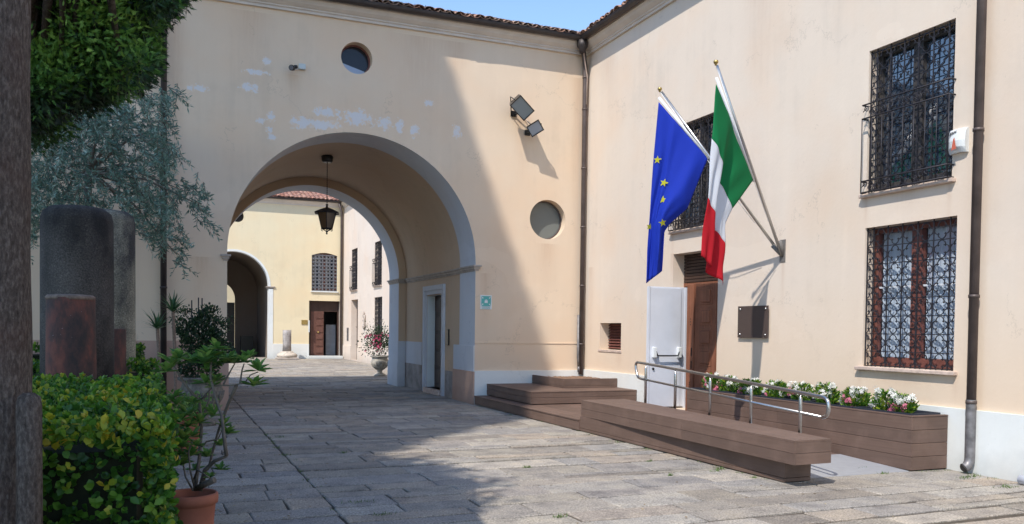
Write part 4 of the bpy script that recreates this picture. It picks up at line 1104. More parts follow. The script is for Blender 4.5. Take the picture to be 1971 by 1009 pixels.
FL = [(8.02-.48+.14, 0, 5, .22, .13, 'clump at the near end of the planter, pink at its foot'),
      (7.95, .02, 1, .26, .15, 'tall white clump second from the near end'),
      (8.45, .0, 3, .25, .15, 'white clump with one pink head, third from the near end'),
      (8.95, -.02, 0, .28, .14, 'leafy white clump just behind the rounded rail end'),
      (9.45, .0, 3, .25, .14, 'clump with pink and white heads framed by the rail end'),
      (10.0, .02, 1, .25, .15, 'white clump seen between the two last rail posts'),
      (10.55, -.02, 2, .24, .16, 'wide clump behind the fourth rail post'),
      (11.1, .0, 1, .25, .14, 'pale clump below the wall plaque, seen over the rail'),
      (11.55, .0, 5, .27, .14, 'pink and white clump beside the wooden door')]
for i, (yp, sd_, pk, hg, wd, lb) in enumerate(FL): bedding(0, sd_, pk, hg*.95, wd*1.25, i, yp, None, 'flowering plant, '+lb)

# ================================================================== handrail
hr = thing('handrail', 'brushed steel double handrail on five posts along the ramp', 'handrail', (6.8, 9.6, 0))
def ex(y): return 6.44+.0906*(y-6.855)+.055
ytop0, ytop1 = 11.62, 6.98
pT0 = B(1217,697,ex(ytop0)); pT1 = B(1596,760,ex(ytop1)); 
def railz(y, lo):
    t = (ytop0-y)/(ytop0-ytop1); return (1.112+( .925-1.112)*t) if not lo else (.86+(.70-.86)*t)
r_ = .06
def rp_(y, z): return Vector((ex(y), y, z))
loop = [rp_(ytop0-.25, railz(ytop0-.25,1)), rp_(ytop0-.06, railz(ytop0,1)), rp_(ytop0, railz(ytop0,1)+.05), rp_(ytop0+.06, railz(ytop0,0)-.06), rp_(ytop0+.03, railz(ytop0,0)-.01), rp_(ytop0-.05, railz(ytop0,0)),
        rp_(ytop1+.10, railz(ytop1,0)), rp_(ytop1+.03, railz(ytop1,0)-.02), rp_(ytop1, railz(ytop1,0)-.06), rp_(ytop1, railz(ytop1,1)+.06), rp_(ytop1+.03, railz(ytop1,1)+.02), rp_(ytop1+.10, railz(ytop1,1))]
def smoothp(P, it=2):
    for _ in range(it):
        Q = [P[0]]
        for a, b in zip(P, P[1:]): Q += [a.lerp(b,.25), a.lerp(b,.75)]
        P = Q+[P[-1]]
    return P
m = MB(); m.tube(smoothp(loop[:]), .021, 12); m.build('rail', M_STEEL, hr)
m = MB(); m.tube([rp_(ytop0-.2, railz(ytop0-.2,1)), rp_(ytop1+.08, railz(ytop1+.08,1))], .0165, 12); m.build('lower_rail', M_STEEL, hr)
for (px_, py_) in ((1243,703),(1300,714),(1367,724),(1446,736),(1541,755)):
    lo_, hi_ = 6.8, 12.2
    for _ in range(40):
        mid = (lo_+hi_)/2; v = Vector((ex(mid), mid, .9))-CAM; xp = 985.5+F*v.dot(RT)/v.dot(FW)
        if xp > px_: lo_ = mid
        else: hi_ = mid
    y = mid; zt = railz(y,0)-.03
    m = MB(); m.lathe([(.0205,0),(.0205,zt-rz(y)-.06),(.017,zt-rz(y)-.03),(.008,zt-rz(y)-.02),(.007,zt-rz(y)+.02)], 14, (ex(y),y,rz(y))); po = m.build('post', M_STEEL, hr)
    m = MB(); m.lathe([(.045,0),(.045,.008)], 14, (ex(y),y,rz(y)+.001)); m.build('base_flange', M_STEEL, po)

# ================================================================== flags
BRK = B(1507, 490)
def flagpole(tip, b_, label, cat='flagpole'):
    """b_: how far the tip swings along +Y; solve for the projection a"""
    best = None
    for a in np.linspace(1.0, 2.8, 361):
        for _ in (0,):
            X = XB-a; Yt = BRK.y+b_; p = B(tip[0], tip[1], X)
            e = abs(p.y-Yt)
            if best is None or e < best[0]: best = (e, a, p)
    P1 = best[2]; P0 = BRK + Vector((-.02, .0, -.02))
    t = thing('flagpole', label, cat, tuple(BRK))
    m = MB(); m.tube([P0, P0.lerp(P1, .985)], [.024,.017], 10); m.build('pole', M_STEEL, t)
    m = MB(); m.lathe([(.002,-.045),(.018,-.04),(.014,-.028),(.03,-.012),(.035,.005),(.03,.022),(.0,.036)], 12, tuple(P1)); m.build('finial', M_BRASS, t)
    return P0, P1, t
eP0, eP1, eT = flagpole((1270,172), .8, 'steel flagpole leaning left, carrying the blue flag')
iP0, iP1, iT = flagpole((1378,120), -.8, 'steel flagpole standing steeper, carrying the tricolour flag')
print('POLES', eP1, iP1, (eP1-eP0).length, (iP1-iP0).length)
m = MB(); m.box((XB-.012,BRK.y-.06,2.68),(XB-.0005,BRK.y+.06,3.02), .003); bk = m.build('flag_bracket', simple('bracket_grey', (.16,.15,.14), .6, .15)); tag(bk, 'grey steel bracket plate holding both flagpoles on the wall', 'bracket')
m = MB(); m.tube([(XB-.01,BRK.y,2.78),(XB-.16,BRK.y+.05,2.93)], .035, 10); m.tube([(XB-.01,BRK.y,2.78),(XB-.12,BRK.y-.06,2.98)], .035, 10); m.build('socket', bk.data.materials[0], bk)

def plane_pt(x, y, P0, P1):
    """pixel ray meets the vertical plane through the pole"""
    h = Vector((P1.x-P0.x, P1.y-P0.y, 0)).normalized(); nn_ = Vector((-h.y, h.x, 0)); d = ray(x, y)
    t = (P0-CAM).dot(nn_)/d.dot(nn_); return CAM+d*t, nn_
def polyline(pts, us):
    """pts: list of (u, Vector)"""
    out = []
    for u in us:
        for (u0,p0),(u1,p1) in zip(pts, pts[1:]):
            if u <= u1+1e-9: out.append(p0.lerp(p1, (u-u0)/(u1-u0))); break
        else: out.append(pts[-1][1])
    return out
def flaggrid(P0, P1, left, right, nu, nv, wave):
    us = np.linspace(0,1,nu+1); nn_ = plane_pt(*left[0][1], P0, P1)[1]
    if (nn_).dot(CAM-P0) < 0: nn_ = -nn_
    Lp = polyline([(u, plane_pt(*p, P0, P1)[0]) for u, p in left], us); Rp = polyline([(u, plane_pt(*p, P0, P1)[0]) for u, p in right], us)
    g_ = {}
    for i, u in enumerate(us):
        for j in range(nv+1):
            v = j/nv; p = Lp[i].lerp(Rp[i], v); g_[i,j] = p + nn_*wave(u, v) 
    return g_, us, nn_
def gridmesh(g_, i0, i1, nv):
    m = MB(); idx = {}
    vs = []
    for i in range(i0, i1+1):
        for j in range(nv+1): idx[i,j] = len(vs); vs.append(g_[i,j])
    m.add(vs, [(idx[i,j],idx[i,j+1],idx[i+1,j+1],idx[i+1,j]) for i in range(i0,i1) for j in range(nv)], True); return m
# European flag: hoist along the pole; left edge hangs from the tip
left = [(0,(1268,196)),(.25,(1260,290)),(.55,(1252,400)),(.8,(1246,480)),(1,(1243,546))]
right = [(0,(1362,306)),(.30,(1322,402)),(.50,(1290,430)),(.60,(1279,446)),(.8,(1277,490)),(1,(1276,521))]
def wE(u, v):
    k = min(1, u*3+.15); s_ = v*(1.0)
    fold = .11*math.exp(-((v-.30)/.10)**2)*(1-.6*u) if u < .6 else .11*math.exp(-((v-.5)/.2)**2)*.5
    return k*(.05*math.sin(3.1*PI*v+1.5*u)+.018*math.sin(9*v+5*u)+.012*math.sin(17*v-4*u)) + fold*k*.4 + (.085*math.tanh((v-.30)/.05) if u < .55 else 0.085*math.tanh((v-.30)/.05)*(1-u)/.45)*k - .05*u*v + .008*math.sin(23*v+14*u)*k + .010*math.sin(6*v-19*u)*u*k
gE, us, nE = flaggrid(eP0, eP1, left, right, 44, 40, wE)
fe = gridmesh(gE, 0, 44, 40).build('flag', M_FB); tag(fe, 'deep blue flag with yellow stars hanging from the left flagpole', 'flag')
so_ = fe.modifiers.new('cloth_thickness', 'SOLIDIFY'); so_.thickness = .003
m = MB(); k0 = plane_pt(1268,188,eP0,eP1)[0]; k1 = plane_pt(1364,306,eP0,eP1)[0]; m.tube([k0,k1], .022, 8); m.build('sleeve', M_SLEEVE, fe)
def star(c, px, ang, fe, g_, nn_, P0, P1):
    # find nearest grid vertex to the pixel, drape a star on it
    best = None
    for key, p in g_.items():
        v = p-CAM; x = 985.5+F*v.dot(RT)/v.dot(FW); y = CYP-F*v.dot(UP)/v.dot(FW); d = (x-c[0])**2+(y-c[1])**2
        if best is None or d < best[0]: best = (d, key)
    i, j = best[1]; i = min(max(i,1),43); j = min(max(j,1),39)
    C_ = g_[i,j]; du = (g_[i+1,j]-g_[i-1,j]).normalized(); dv = (g_[i,j+1]-g_[i,j-1]); dv = (dv-du*dv.dot(du)).normalized(); nn2 = du.cross(dv).normalized()
    if nn2.dot(CAM-C_) < 0: nn2 = -nn2
    for s_ in (1, -1):
        vs = []
        for k in range(10):
            r_ = px*(1 if k % 2 == 0 else .42); a = ang+k*PI/5
            vs.append(C_+(dv*math.cos(a)-du*math.sin(a))*r_+nn2*.012*s_)
        m = MB(); m.add([C_+nn2*.012*s_]+vs, [(0,1+k,1+(k+1)%10) for k in range(10)]); m.build('star', M_FY, fe)
for (c, r_, a) in (((1265,308),.066,.3),((1280,352),.066,.2),((1278,384),.066,.5),((1273,430),.064,.9),((1251,436),.058,.2)):
    star(c, r_, a, fe, gE, nE, eP0, eP1)
# Italian flag
left = [(0,(1378,162)),(.333,(1366,268)),(.667,(1356,382)),(1,(1345,493))]
right = [(0,(1449,347)),(.333,(1404,402)),(.48,(1390,432)),(.667,(1387,470)),(.85,(1386,515)),(1,(1386,550))]
def wI(u, v):
    k = min(1, u*3+.1)
    return k*(.06*math.sin(2.6*PI*v+.8*u)+.02*math.sin(11*v+4*u)+.01*math.sin(19*v)) + .12*math.exp(-((v-.33)/.12)**2)*k*(1-.3*u) + .008*math.sin(25*v+12*u)*k + .010*math.sin(7*v-17*u)*u*k
gI, us, nI = flaggrid(iP0, iP1, left, right, 45, 40, wI)
fi = thing('flag', 'green, white and red tricolour flag hanging from the steeper flagpole', 'flag', tuple(gI[0,0]))
for (a, b, mt, nm) in ((0,15,M_FG,'green_panel'),(15,30,M_FW,'white_panel'),(30,45,M_FR,'red_panel')):
    o = gridmesh(gI, a, b, 40).build(nm, mt, fi); md = o.modifiers.new('cloth_thickness', 'SOLIDIFY'); md.thickness = .003
m = MB(); k0 = plane_pt(1379,150,iP0,iP1)[0]; k1 = plane_pt(1451,349,iP0,iP1)[0]; m.tube([k0,k1], .02, 8); m.build('sleeve', M_SLEEVE, fi)
for (P0, P1, t) in ((eP0,eP1,eT),(iP0,iP1,iT)):
    m = MB(); m.tube([P1+Vector((0,0,-.03)), P0.lerp(P1,.5)+Vector((0,0,-.10)), P0.lerp(P1,.22)+Vector((.0,0,-.06))], .005, 5); m.build('halyard', M_SLEEVE, t)

# ================================================================== wall fittings
# wall plaque on B
pl = B(1425,590); pl2 = B(1482,651)
m = MB(); m.box((XB-.045,pl2.y,pl2.z),(XB-.035,pl.y,pl.z+.0), .001); pq = m.build('wall_plaque', glass('smoked_acrylic', (.085,.062,.055), .25, .4)); tag(pq, 'dark smoked square plaque on four steel studs right of the door', 'plaque')
for (y, z) in ((pl.y-.06,pl.z-.05),(pl2.y+.06,pl.z-.05),(pl.y-.06,pl2.z+.05),(pl2.y+.06,pl2.z+.05)):
    m = MB(); m.tube([(XB,y,z),(XB-.058,y,z)], .014, 10); m.build('stud', M_STEEL, pq)
# alarm siren box with emblem
ac = B(1849, 272); ax, ay, az = XB, ac.y, ac.z
m = MB(); prof = [(0,.0),(.055,.0),(.095,.06),(.105,.14),(.09,.24),(.05,.285),(0,.285)]; n_ = 9; vs = []
for j in range(n_):
    v = -1+2*j/(n_-1); k = 1-.35*abs(v)**3
    for (a, z) in prof: vs.append((ax-a*k, ay+v*.115, az-.145+z+(0.012*(1-abs(v)) if z < .1 else 0)))
mm = len(prof); fs = [(j*mm+i, (j+1)*mm+i, (j+1)*mm+i+1, j*mm+i+1) for j in range(n_-1) for i in range(mm-1)]
fs += [tuple(range(mm)), tuple(range((n_-1)*mm, n_*mm))[::-1]]
m.add(vs, fs, False); al = m.build('alarm_siren', M_WPLAST); tag(al, 'white alarm siren box with a red sail mark beside the upper window', 'alarm')
m = MB(); m.add([(ax-.108,ay+.035,az-.115),(ax-.108,ay-.03,az-.10),(ax-.11,ay-.005,az+.035),(ax-.11,ay+.012,az+.01)], [(0,1,2,3)]); m.build('red_mark', simple('red_mark', (.55,.12,.07), .5, .05), al)
m = MB()
for k in range(5): m.add([(ax-.100,ay+.095-k*.024,az+.055+k*.008),(ax-.100,ay+.078-k*.024,az+.06+k*.008),(ax-.090,ay+.076-k*.024,az+.105+k*.003),(ax-.090,ay+.092-k*.024,az+.10+k*.003)], [(0,1,2,3)])
m.build('lettering_marks', M_BLACK, al)
# assembly point sign
sx0, sz1 = A(924.5,568).x, A(924.5,568).z; sx1, sz0 = A(946,596).x, A(946,596).z; W_, H_ = sx1-sx0, sz1-sz0
ys = YA-.012
m = MB(); m.box((sx0,ys,sz0),(sx1,YA-.001,sz1), .003); sn = m.build('assembly_point_sign', M_WPLAST); tag(sn, 'small green and white assembly point sign right of the big arch', 'sign')
M_SG = simple('sign_green', (.10,.42,.38), .5, .03)
gx0, gx1, gz0, gz1 = sx0+.02, sx1-.02, sz0+.07, sz1-.02
m = MB(); m.box((gx0,ys-.002,gz0),(gx1,ys-.0005,gz1)); m.build('green_field', M_SG, sn)
cxs, czs = (gx0+gx1)/2, (gz0+gz1)/2
for (sx, sz) in ((1,1),(1,-1),(-1,1),(-1,-1)):
    P = Vector((cxs+sx*.085, 0, czs+sz*.075)); d = Vector((-sx,0,-sz)).normalized(); n2 = Vector((d.z,0,-d.x))
    m = MB(); y_ = ys-.004
    pts = [P-d*.03+n2*.006, P+d*.005+n2*.006, P+d*.005+n2*.02, P+d*.03, P+d*.005-n2*.02, P+d*.005-n2*.006, P-d*.03-n2*.006]
    m.add([(p.x,y_,p.z) for p in pts], [tuple(range(7))]); m.build('arrow', M_WPLAST, sn)
for (dx, dz, s_) in ((-.022,-.005,.8),(.022,-.005,.8),(0,.008,1)):
    m = MB(); y_ = ys-.0045-.0005*s_
    cc = circ(cxs+dx, czs+dz+.022, .011*s_, 10); m.add([(x,y_,z) for x,z in cc], [tuple(range(10))])
    m.add([(cxs+dx-.018*s_,y_,czs+dz+.008),(cxs+dx+.018*s_,y_,czs+dz+.008),(cxs+dx+.016*s_,y_,czs+dz-.045*s_),(cxs+dx-.016*s_,y_,czs+dz-.045*s_)], [(0,1,2,3)]); m.build('figure', M_WPLAST, sn)
def text(body, size, loc, rot, mat, parent, name='lettering'):
    cu = bpy.data.curves.new(name, 'FONT'); cu.body = body; cu.size = size; cu.align_x = 'CENTER'; cu.align_y = 'CENTER'; cu.extrude = .0008
    ob = bpy.data.objects.new(name, cu); COL.objects.link(ob); ob.location = loc; ob.rotation_euler = rot
    dg = bpy.context.evaluated_depsgraph_get(); me = bpy.data.meshes.new_from_object(ob.evaluated_get(dg)); mw = Matrix.LocRotScale(Vector(loc), ob.rotation_euler, None)
    bpy.data.objects.remove(ob); me.transform(mw); me.materials.clear(); o = newobj(name, me, None, [mat]); wparent(o, parent); return o
text('PUNTO DI', .036, (cxs, ys-.003, sz0+.05), (PI/2,0,0), M_SG, sn); text('RACCOLTA', .036, (cxs, ys-.003, sz0+.02), (PI/2,0,0), M_SG, sn)
# floodlights (heads tilted in the wall plane, facing out and down)
def flood(cpx, w_, h_, dpt, roll, label, rnd, out):
    c = A(*cpx, YA-out); t = thing('floodlight', label, 'floodlight', (c.x, YA, c.z), 0)
    # local frame: face normal
    nrm = Vector((-.12,-.86,-.5)).normalized(); xx = Vector((1,0,0)).cross(nrm); 
    rgt = Vector((1,0,0)); rgt = (rgt-nrm*rgt.dot(nrm)).normalized(); up_ = nrm.cross(rgt); 
    if up_.z < 0: up_ = -up_
    c_, s_ = math.cos(roll), math.sin(roll); r2 = rgt*c_+up_*s_; u2 = -rgt*s_+up_*c_
    def T(v): return c + r2*v.x + u2*v.y + nrm*v.z
    m = MB(); a, b = w_/2, h_/2
    m.add([(-a,-b,0),(a,-b,0),(a,b,0),(-a,b,0),(-a*.72,-b*.8,-dpt),(a*.72,-b*.8,-dpt),(a*.72,b*.8,-dpt),(-a*.72,b*.8,-dpt)], [(0,1,2,3),(7,6,5,4),(0,4,5,1),(1,5,6,2),(2,6,7,3),(3,7,4,0)])
    m.xform(T).build('housing', M_BLACK, t)
    m = MB(); e = .018
    for (p, q) in (((-a,-b),(a,-b+e)),((-a,b-e),(a,b)),((-a,-b+e),(-a+e,b-e)),((a-e,-b+e),(a,b-e))): m.box((p[0],p[1],.0005),(q[0],q[1],.02))
    m.xform(T).build('rim', M_BLACK, t)
    m = MB(); m.box((-a+e,-b+e,.001),(a-e,b-e,.008)); m.xform(T).build('lens', M_FLOOD if not rnd else M_FLOODW, t)
    if not rnd:
        for k in range(6):
            m = MB(); m.box((-a*.6+k*a*.24,-b*1.0,-dpt*.9),(-a*.6+k*a*.24+.012,-b*.75,-.03)); m.xform(T).build('cooling_fin', M_BLACK, t)
    m = MB(); m.tube([T(Vector((-a*1.03,0,-.03))), T(Vector((-a*1.05,-b*.2,-dpt))), Vector((c.x+r2.x*-a*.3, YA-.03, c.z-.02))], .012, 6)
    m.tube([T(Vector((a*1.03,0,-.03))), T(Vector((a*1.03,-b*.2,-dpt))), Vector((c.x+.02, YA-.03, c.z-.02))], .016, 6)
    m.box((c.x-.06,YA-.03,c.z-.07),(c.x+.06,YA-.0005,c.z+.05)); m.build('bracket', M_BLACK, t)
    return t
M_FLOODW = glass('floodlight_led', (.34,.37,.42), .4, .4)
flood((1005,208), .46, .31, .30, math.radians(-37), 'large black floodlight on the gate wall, upper of the pair', False, .50)
flood((1030,247), .30, .265, .07, math.radians(41), 'small pale faced floodlight just below the large one', True, .42)
m = MB(); q0 = A(1014,232,YA-.05); q1 = A(1022,240,YA-.2); m.tube([A(1005,222,YA-.02), q0, q1], .014, 6); tag(m.build('cable', M_SILL), 'short pale cable between the two floodlights', 'cable')
# camera
c = A(572,130); t = thing('security_camera', 'black bullet camera with small white junction box above the arch', 'camera', (c.x, YA, c.z))
jb = A(581,130); m = MB(); m.box((jb.x-.065,YA-.06,jb.z-.05),(jb.x+.065,YA-.0005,jb.z+.06), .01); m.build('junction_box', simple('box_grey', (.50,.54,.53), .5, .03), t)
cc = A(563,131,YA-.2); m = MB(); m.tube([cc+Vector((.03,.09,.01)), cc, cc+Vector((-.03,-.08,-.02))], [.035,.052,.055], 14); m.build('camera_body', M_BLACK, t)
m = MB(); m.tube([cc+Vector((.03,.06,0)), Vector((c.x+.0,YA-.001,c.z-.03))], .018, 8); m.build('arm', M_WPLAST, t)
m = MB(); m.tube([cc+Vector((-.031,-.083,-.021)), cc+Vector((-.033,-.088,-.022))], .042, 14); m.build('lens', M_GLASS, t)
cc2 = A(569,128.5,YA-.16); m = MB(); m.lathe([(.0,-.04),(.035,-.03),(.045,0),(.04,.02),(0,.03)], 12, tuple(cc2)); m.build('second_head', M_BLACK, t)
# intercom in passage
m = MB(); m.box((XS-.04,18.78,1.22),(XS-.0005,18.92,1.60), .008); tag(m.build('intercom', M_BLACK), 'small black intercom box on the passage wall beside the door', 'intercom')
# hanging lantern
LY = 19.65; lt = A(630,300,LY); LX = lt.x; zc = AZ+math.sqrt((AR+.05)**2-(LX-ACX)**2)
lb = A(632,452,LY).z; ltop = A(632,402,LY).z
t = thing('hanging_lantern', 'wrought iron hexagonal lantern hanging on a chain under the vault', 'lantern', (LX, LY, lb))
m = MB(); m.lathe([(.10,-.16),(.13,-.12),(.14,-.03),(.11,0)], 12, (LX,LY,zc)); m.build('ceiling_rose', M_BLACK, t)
m = MB(); zz = zc-.15
while zz > ltop+.12: m.lathe([(.006,0),(.013,.018),(.006,.036)], 6, (LX+(.0),LY,zz-.04)); zz -= .045
m.tube([(LX,LY,zc-.14),(LX,LY,ltop+.05)], .005, 5); m.build('chain', M_IRON, t)
H = ltop-lb
def hexr(r, z): return [(LX+r*math.cos(PI/3*k+.3), LY+r*math.sin(PI/3*k+.3), z) for k in range(6)]
m = MB(); rr_ = [hexr(.05, ltop+.02), hexr(.16, ltop-.02), hexr(.31, ltop-.09), hexr(.315, ltop-.115), hexr(.24, ltop-.10)]
vs = [v for r in rr_ for v in r]; fs = [(r*6+k, (r+1)*6+k, (r+1)*6+(k+1)%6, r*6+(k+1)%6) for r in range(4) for k in range(6)]+[tuple(range(6))]
m.add(vs, fs); m.lathe([(.03,0),(.02,.05),(.035,.07),(.0,.10)], 8, (LX,LY,ltop+.02)); m.build('cap', M_IRON, t)
top_, bot_ = hexr(.225, ltop-.11), hexr(.135, lb+.14)
for k in range(6):
    k2 = (k+1)%6; m = MB(); m.add([top_[k],top_[k2],bot_[k2],bot_[k]], [(0,1,2,3)]); m.build('lantern_pane', M_AMBER, t)
m = MB()
for k in range(6): m.tube([top_[k],bot_[k]], .010, 5); m.tube([bot_[k],bot_[(k+1)%6]], .012, 5); m.tube([bot_[k],(LX,LY,lb+.07)], .01, 5)
for k in range(6):
    b = Vector(bot_[k]); o_ = (b-Vector((LX,LY,b.z))).normalized(); m.tube([b+o_*.035*math.sin(i*.7)*(i/6)+Vector((0,0,-.03*i/3)) for i in range(7)], .005, 4)
m.lathe([(.0,0),(.025,.02),(.012,.045),(.03,.07),(.01,.10)], 8, (LX,LY,lb)); m.build('frame', M_IRON, t)

# ================================================================== rear court objects
m = MB(); m.box((5.03,42.38,0),(6.05,43.3,.10), .02); st0 = thing('column_stump', 'broken grey column stump on a round carved base by the far wall', 'column', (5.54,42.85,0))
m.build('plinth_block', M_IMPOST, st0)
m = MB(); m.lathe([(.46,.10),(.50,.16),(.49,.24),(.40,.30),(.31,.34),(.30,.40)], 24, (5.54,42.85,0), True, .02); m.build('base', simple('carved_stone', (.52,.45,.37), .9, .25, 9, bump=.6), st0)
m = MB(); pr = [(.215,.40),(.205,.8),(.21,1.2),(.205,1.45)]; m.lathe(pr, 18, (5.54,42.85,0), True, .015); m.build('shaft', simple('stump_stone', (.33,.30,.28), .9, .35, 6, bump=.5), st0)
def urn(x, y, sc_, label, mat, gad=False):
    t = thing('stone_urn', label, 'urn', (x, y, 0))
    pr = [(.20,0),(.20,.05),(.15,.08),(.09,.12),(.08,.17),(.12,.22),(.22,.30),(.28,.40),(.30,.50),(.27,.58),(.26,.62),(.33,.66),(.34,.69),(.31,.70),(.28,.66)]
    m = MB(); m.lathe([(r*sc_, z*sc_) for r, z in pr], 28, (x,y,0)); m.build('bowl', mat, t)
    m = MB()
    for k in range(20):
        a = 2*PI*k/20; m.tube([(x+r*sc_*1.01*math.cos(a), y+r*sc_*1.01*math.sin(a), z*sc_) for r, z in ((.12,.23),(.22,.31),(.28,.41),(.30,.50))], .02*sc_, 6)
    m.build('gadroons', mat, t)
    m = MB(); m.lathe([(.27*sc_,.64*sc_),(.27*sc_,.66*sc_)], 18, (x,y,0)); m.build('soil', M_SOIL, t)
    return t
M_URNW = simple('weathered_urn_stone', (.20,.18,.15), .95, .45, 11, bump=.7)
M_URN = simple('urn_stone', (.42,.39,.34), .9, .2, 8, bump=.4)
urn(6.62, 27.75, .98, 'pale stone urn half hidden behind the inner right pier', M_URN)
t = thing('flowering_shrub', 'pink flowering shrub growing in the urn beyond the inner pier', 'shrub', (6.62,27.75,.65))
n = 1500; P = rng.normal(size=(n,3))*np.array((.22,.22,.25))+np.array((6.58,27.75,1.12)); P = P[P[:,2] > .68]; n = len(P)
foliage('foliage', [leaves(P, P-np.array((6.58,27.75,.8))+rng.normal(size=(n,3))*.2, rdir(n), rng.uniform(.05,.09,n), rng.uniform(.025,.04,n), T_LEAF, rng.uniform(.1,.7,n))], M_SHRUB, t)
m = MB()
for k in range(38):
    P = Vector((6.5+random.gauss(0,.17), 27.65+random.gauss(0,.15), random.uniform(.8,1.45)))
    vs, fs = flower(P, random.uniform(.03,.05), Vector((-.4,-.8,.3))+Vector(rdir(1)[0])*.5); m.add(vs, fs)
m.build('blossoms', M_PR, t)

# ================================================================== added blockers out of frame (leaf clouds shaped to shade wall and paving)
SD = SUN/ -SUN.z            # per metre of drop
dv_ = Vector((SUN.x/-SUN.z, SUN.y/-SUN.z, -1))
def inpoly(P, poly):
    x, y = P[:,0], P[:,1]; ins = np.zeros(len(P), bool); n = len(poly)
    for i in range(n):
        x0,y0 = poly[i]; x1,y1 = poly[(i+1)%n]
        c = ((y0 > y) != (y1 > y)) & (x < (x1-x0)*(y-y0)/(y1-y0+1e-12)+x0); ins ^= c
    return ins
def pdist(P, poly):
    d = np.full(len(P), 1e9); n = len(poly)
    for i in range(n):
        a = np.array(poly[i]); b = np.array(poly[(i+1)%n]); ab = b-a; t = np.clip(((P-a)@ab)/(ab@ab+1e-12),0,1); q = a+t[:,None]*ab; d = np.minimum(d, np.linalg.norm(P-q,axis=1))
    return d
gp = [G(x,y) for x,y in ((1018,803),(1000,809),(921,822),(859,839),(798,853),(761,867),(722,875),(795,878),(841,890),(918,914),(976,930),(921,952),(991,960),(921,969),(845,992),(830,1009))]
# project everything onto the ground along the sun: wall point (X,Z) -> ground (X+Z*kx, Y+Z*ky)
kx, ky = dv_.x, dv_.y
def wg(X, Zh): return (X+Zh*kx, YA+Zh*ky)
gpoly = [(p.x, p.y) for p in gp] + [(1.7,5.6),(2.0,4.6),(1.4,3.6),(1.9,2.6),(1.2,1.2),(.6,-1.5),(-9,-1.5),(-9,wg(0,9)[1]),wg(-9+8*0,9.0),wg(4.75,9.0),wg(5.37,7.23),wg(6.6,4.1),wg(7.673,1.379),(8.05,16.9)]
gpoly[-7] = (-9, YA+9*ky+.5)
Aall = np.array(gpoly); lo = Aall.min(0); hi = Aall.max(0)
def shade_leaf_points(n, dmin, dmax, h0, h1, high, jit=0):
    P = rng.uniform(lo, hi, size=(n,2)); ok = inpoly(P, gpoly); d = pdist(P, gpoly); ok &= (d > dmin) & (d < dmax)
    ok &= (P[:,1] > 10.6) if high else (P[:,1] < 11.6)
    P = P[ok]; n = len(P); P = P + rng.normal(size=(n,2))*jit
    h = rng.uniform(h0, h1, n)
    return np.stack([P[:,0]-h*kx, P[:,1]-h*ky, h], 1)
def shade_blocker(label, tx, ty, hh, big, small, bl, sl):  # unseen tree put in to block the sun; leaves follow the shade outline
    t = thing('added_shade_tree', label, 'tree', (tx,ty,0))
    m = MB(); m.tube([(tx,ty,0),(tx+.1,ty,hh*.4),(tx+.3,ty+.2,hh*.8),(tx+.5,ty+.3,hh)], [.34,.28,.2,.08], 12); m.build('trunk', M_BARK, t)
    na, nb_ = len(big), len(small)
    foliage('crown', [leaves(big, rng.normal(size=(na,3)), rdir(na), rng.uniform(*bl, na), rng.uniform(*bl, na), T_LEAF, rng.uniform(0,.8,na)),
                      leaves(small, rng.normal(size=(nb_,3)), rdir(nb_), rng.uniform(*sl, nb_), rng.uniform(*sl, nb_), T_LEAF, rng.uniform(0,.8,nb_))], M_CONIF, t)
def clear(C):
    v = C-np.array(CAM); dpt = v@np.array(FW); x = F*(v@np.array(RT))/dpt; y = -F*(v@np.array(UP))/dpt
    return ~((dpt > 0) & (np.abs(x) < 1150) & (y+CYP > -120))
H1, H2 = shade_leaf_points(50000, .35, 99, 25, 28, True), shade_leaf_points(300000, -1, .6, 25.5, 26.5, True, .03)
L1, L2 = shade_leaf_points(40000, .40, 99, 9.0, 12.5, False), shade_leaf_points(160000, -1, .7, 9.2, 11.0, False, .10)
L1 = L1[clear(L1)]; L2 = L2[clear(L2)]
shade_blocker('very tall leaf blocker added out of frame far to the left to shade the gate wall', -14.5, -2.0, 26.5, H1, H2, (.3,.5), (.09,.16))
shade_blocker('tree added out of frame to the left, its leaves shaped to shade the near paving', -6.5, 3.0, 11.5, L1, L2, (.3,.5), (.07,.13))

# ================================================================== garden, left
# near trunk + cypress crown
tc = Z(-32, 500, 3.4); tx, ty = tc.x, tc.y
tree = thing('cypress_tree', 'straight barked trunk at the left edge with dark feathery foliage overhead', 'tree', (tx,ty,0))
m = MB(); npt = 60; prof = []
R0 = 79/F*3.4
for i in range(npt+1): z = 4.6*i/npt; prof.append((R0*(1.03-.008*z)+.06*math.exp(-z*3), z))
m.lathe(prof, 40, (tx,ty,0), True, .012); m.build('trunk', M_BARK, tree)
poly = [(20,-250),(395,-250),(385,-60),(372,4),(318,26),(300,72),(322,112),(295,146),(280,168),(270,182),(210,182),(185,205),(110,216),(20,214)]
pp = [np.array(p, float) for p in poly]
parts = []; nb_ = 0; brs = MB()
tries = 0
centers = []
while len(centers) < 560 and tries < 40000:
    tries += 1
    x = rng.uniform(20,440); y = rng.uniform(-250,214) if rng.random() < .3 else rng.uniform(-60,214)
    if y > -40 and rng.random() < .0: continue
    dpt = rng.uniform(4.4,6.3); r = rng.uniform(.07,.22); 
    Pq = np.array([[x,y]])
    if inpoly(Pq, poly)[0]:
        dd = pdist(Pq, poly)[0]; rpx = r/dpt*F*.85
        if dd > rpx*1.0 or (y < -230 or x < 75): centers.append((x,y,dpt,r))
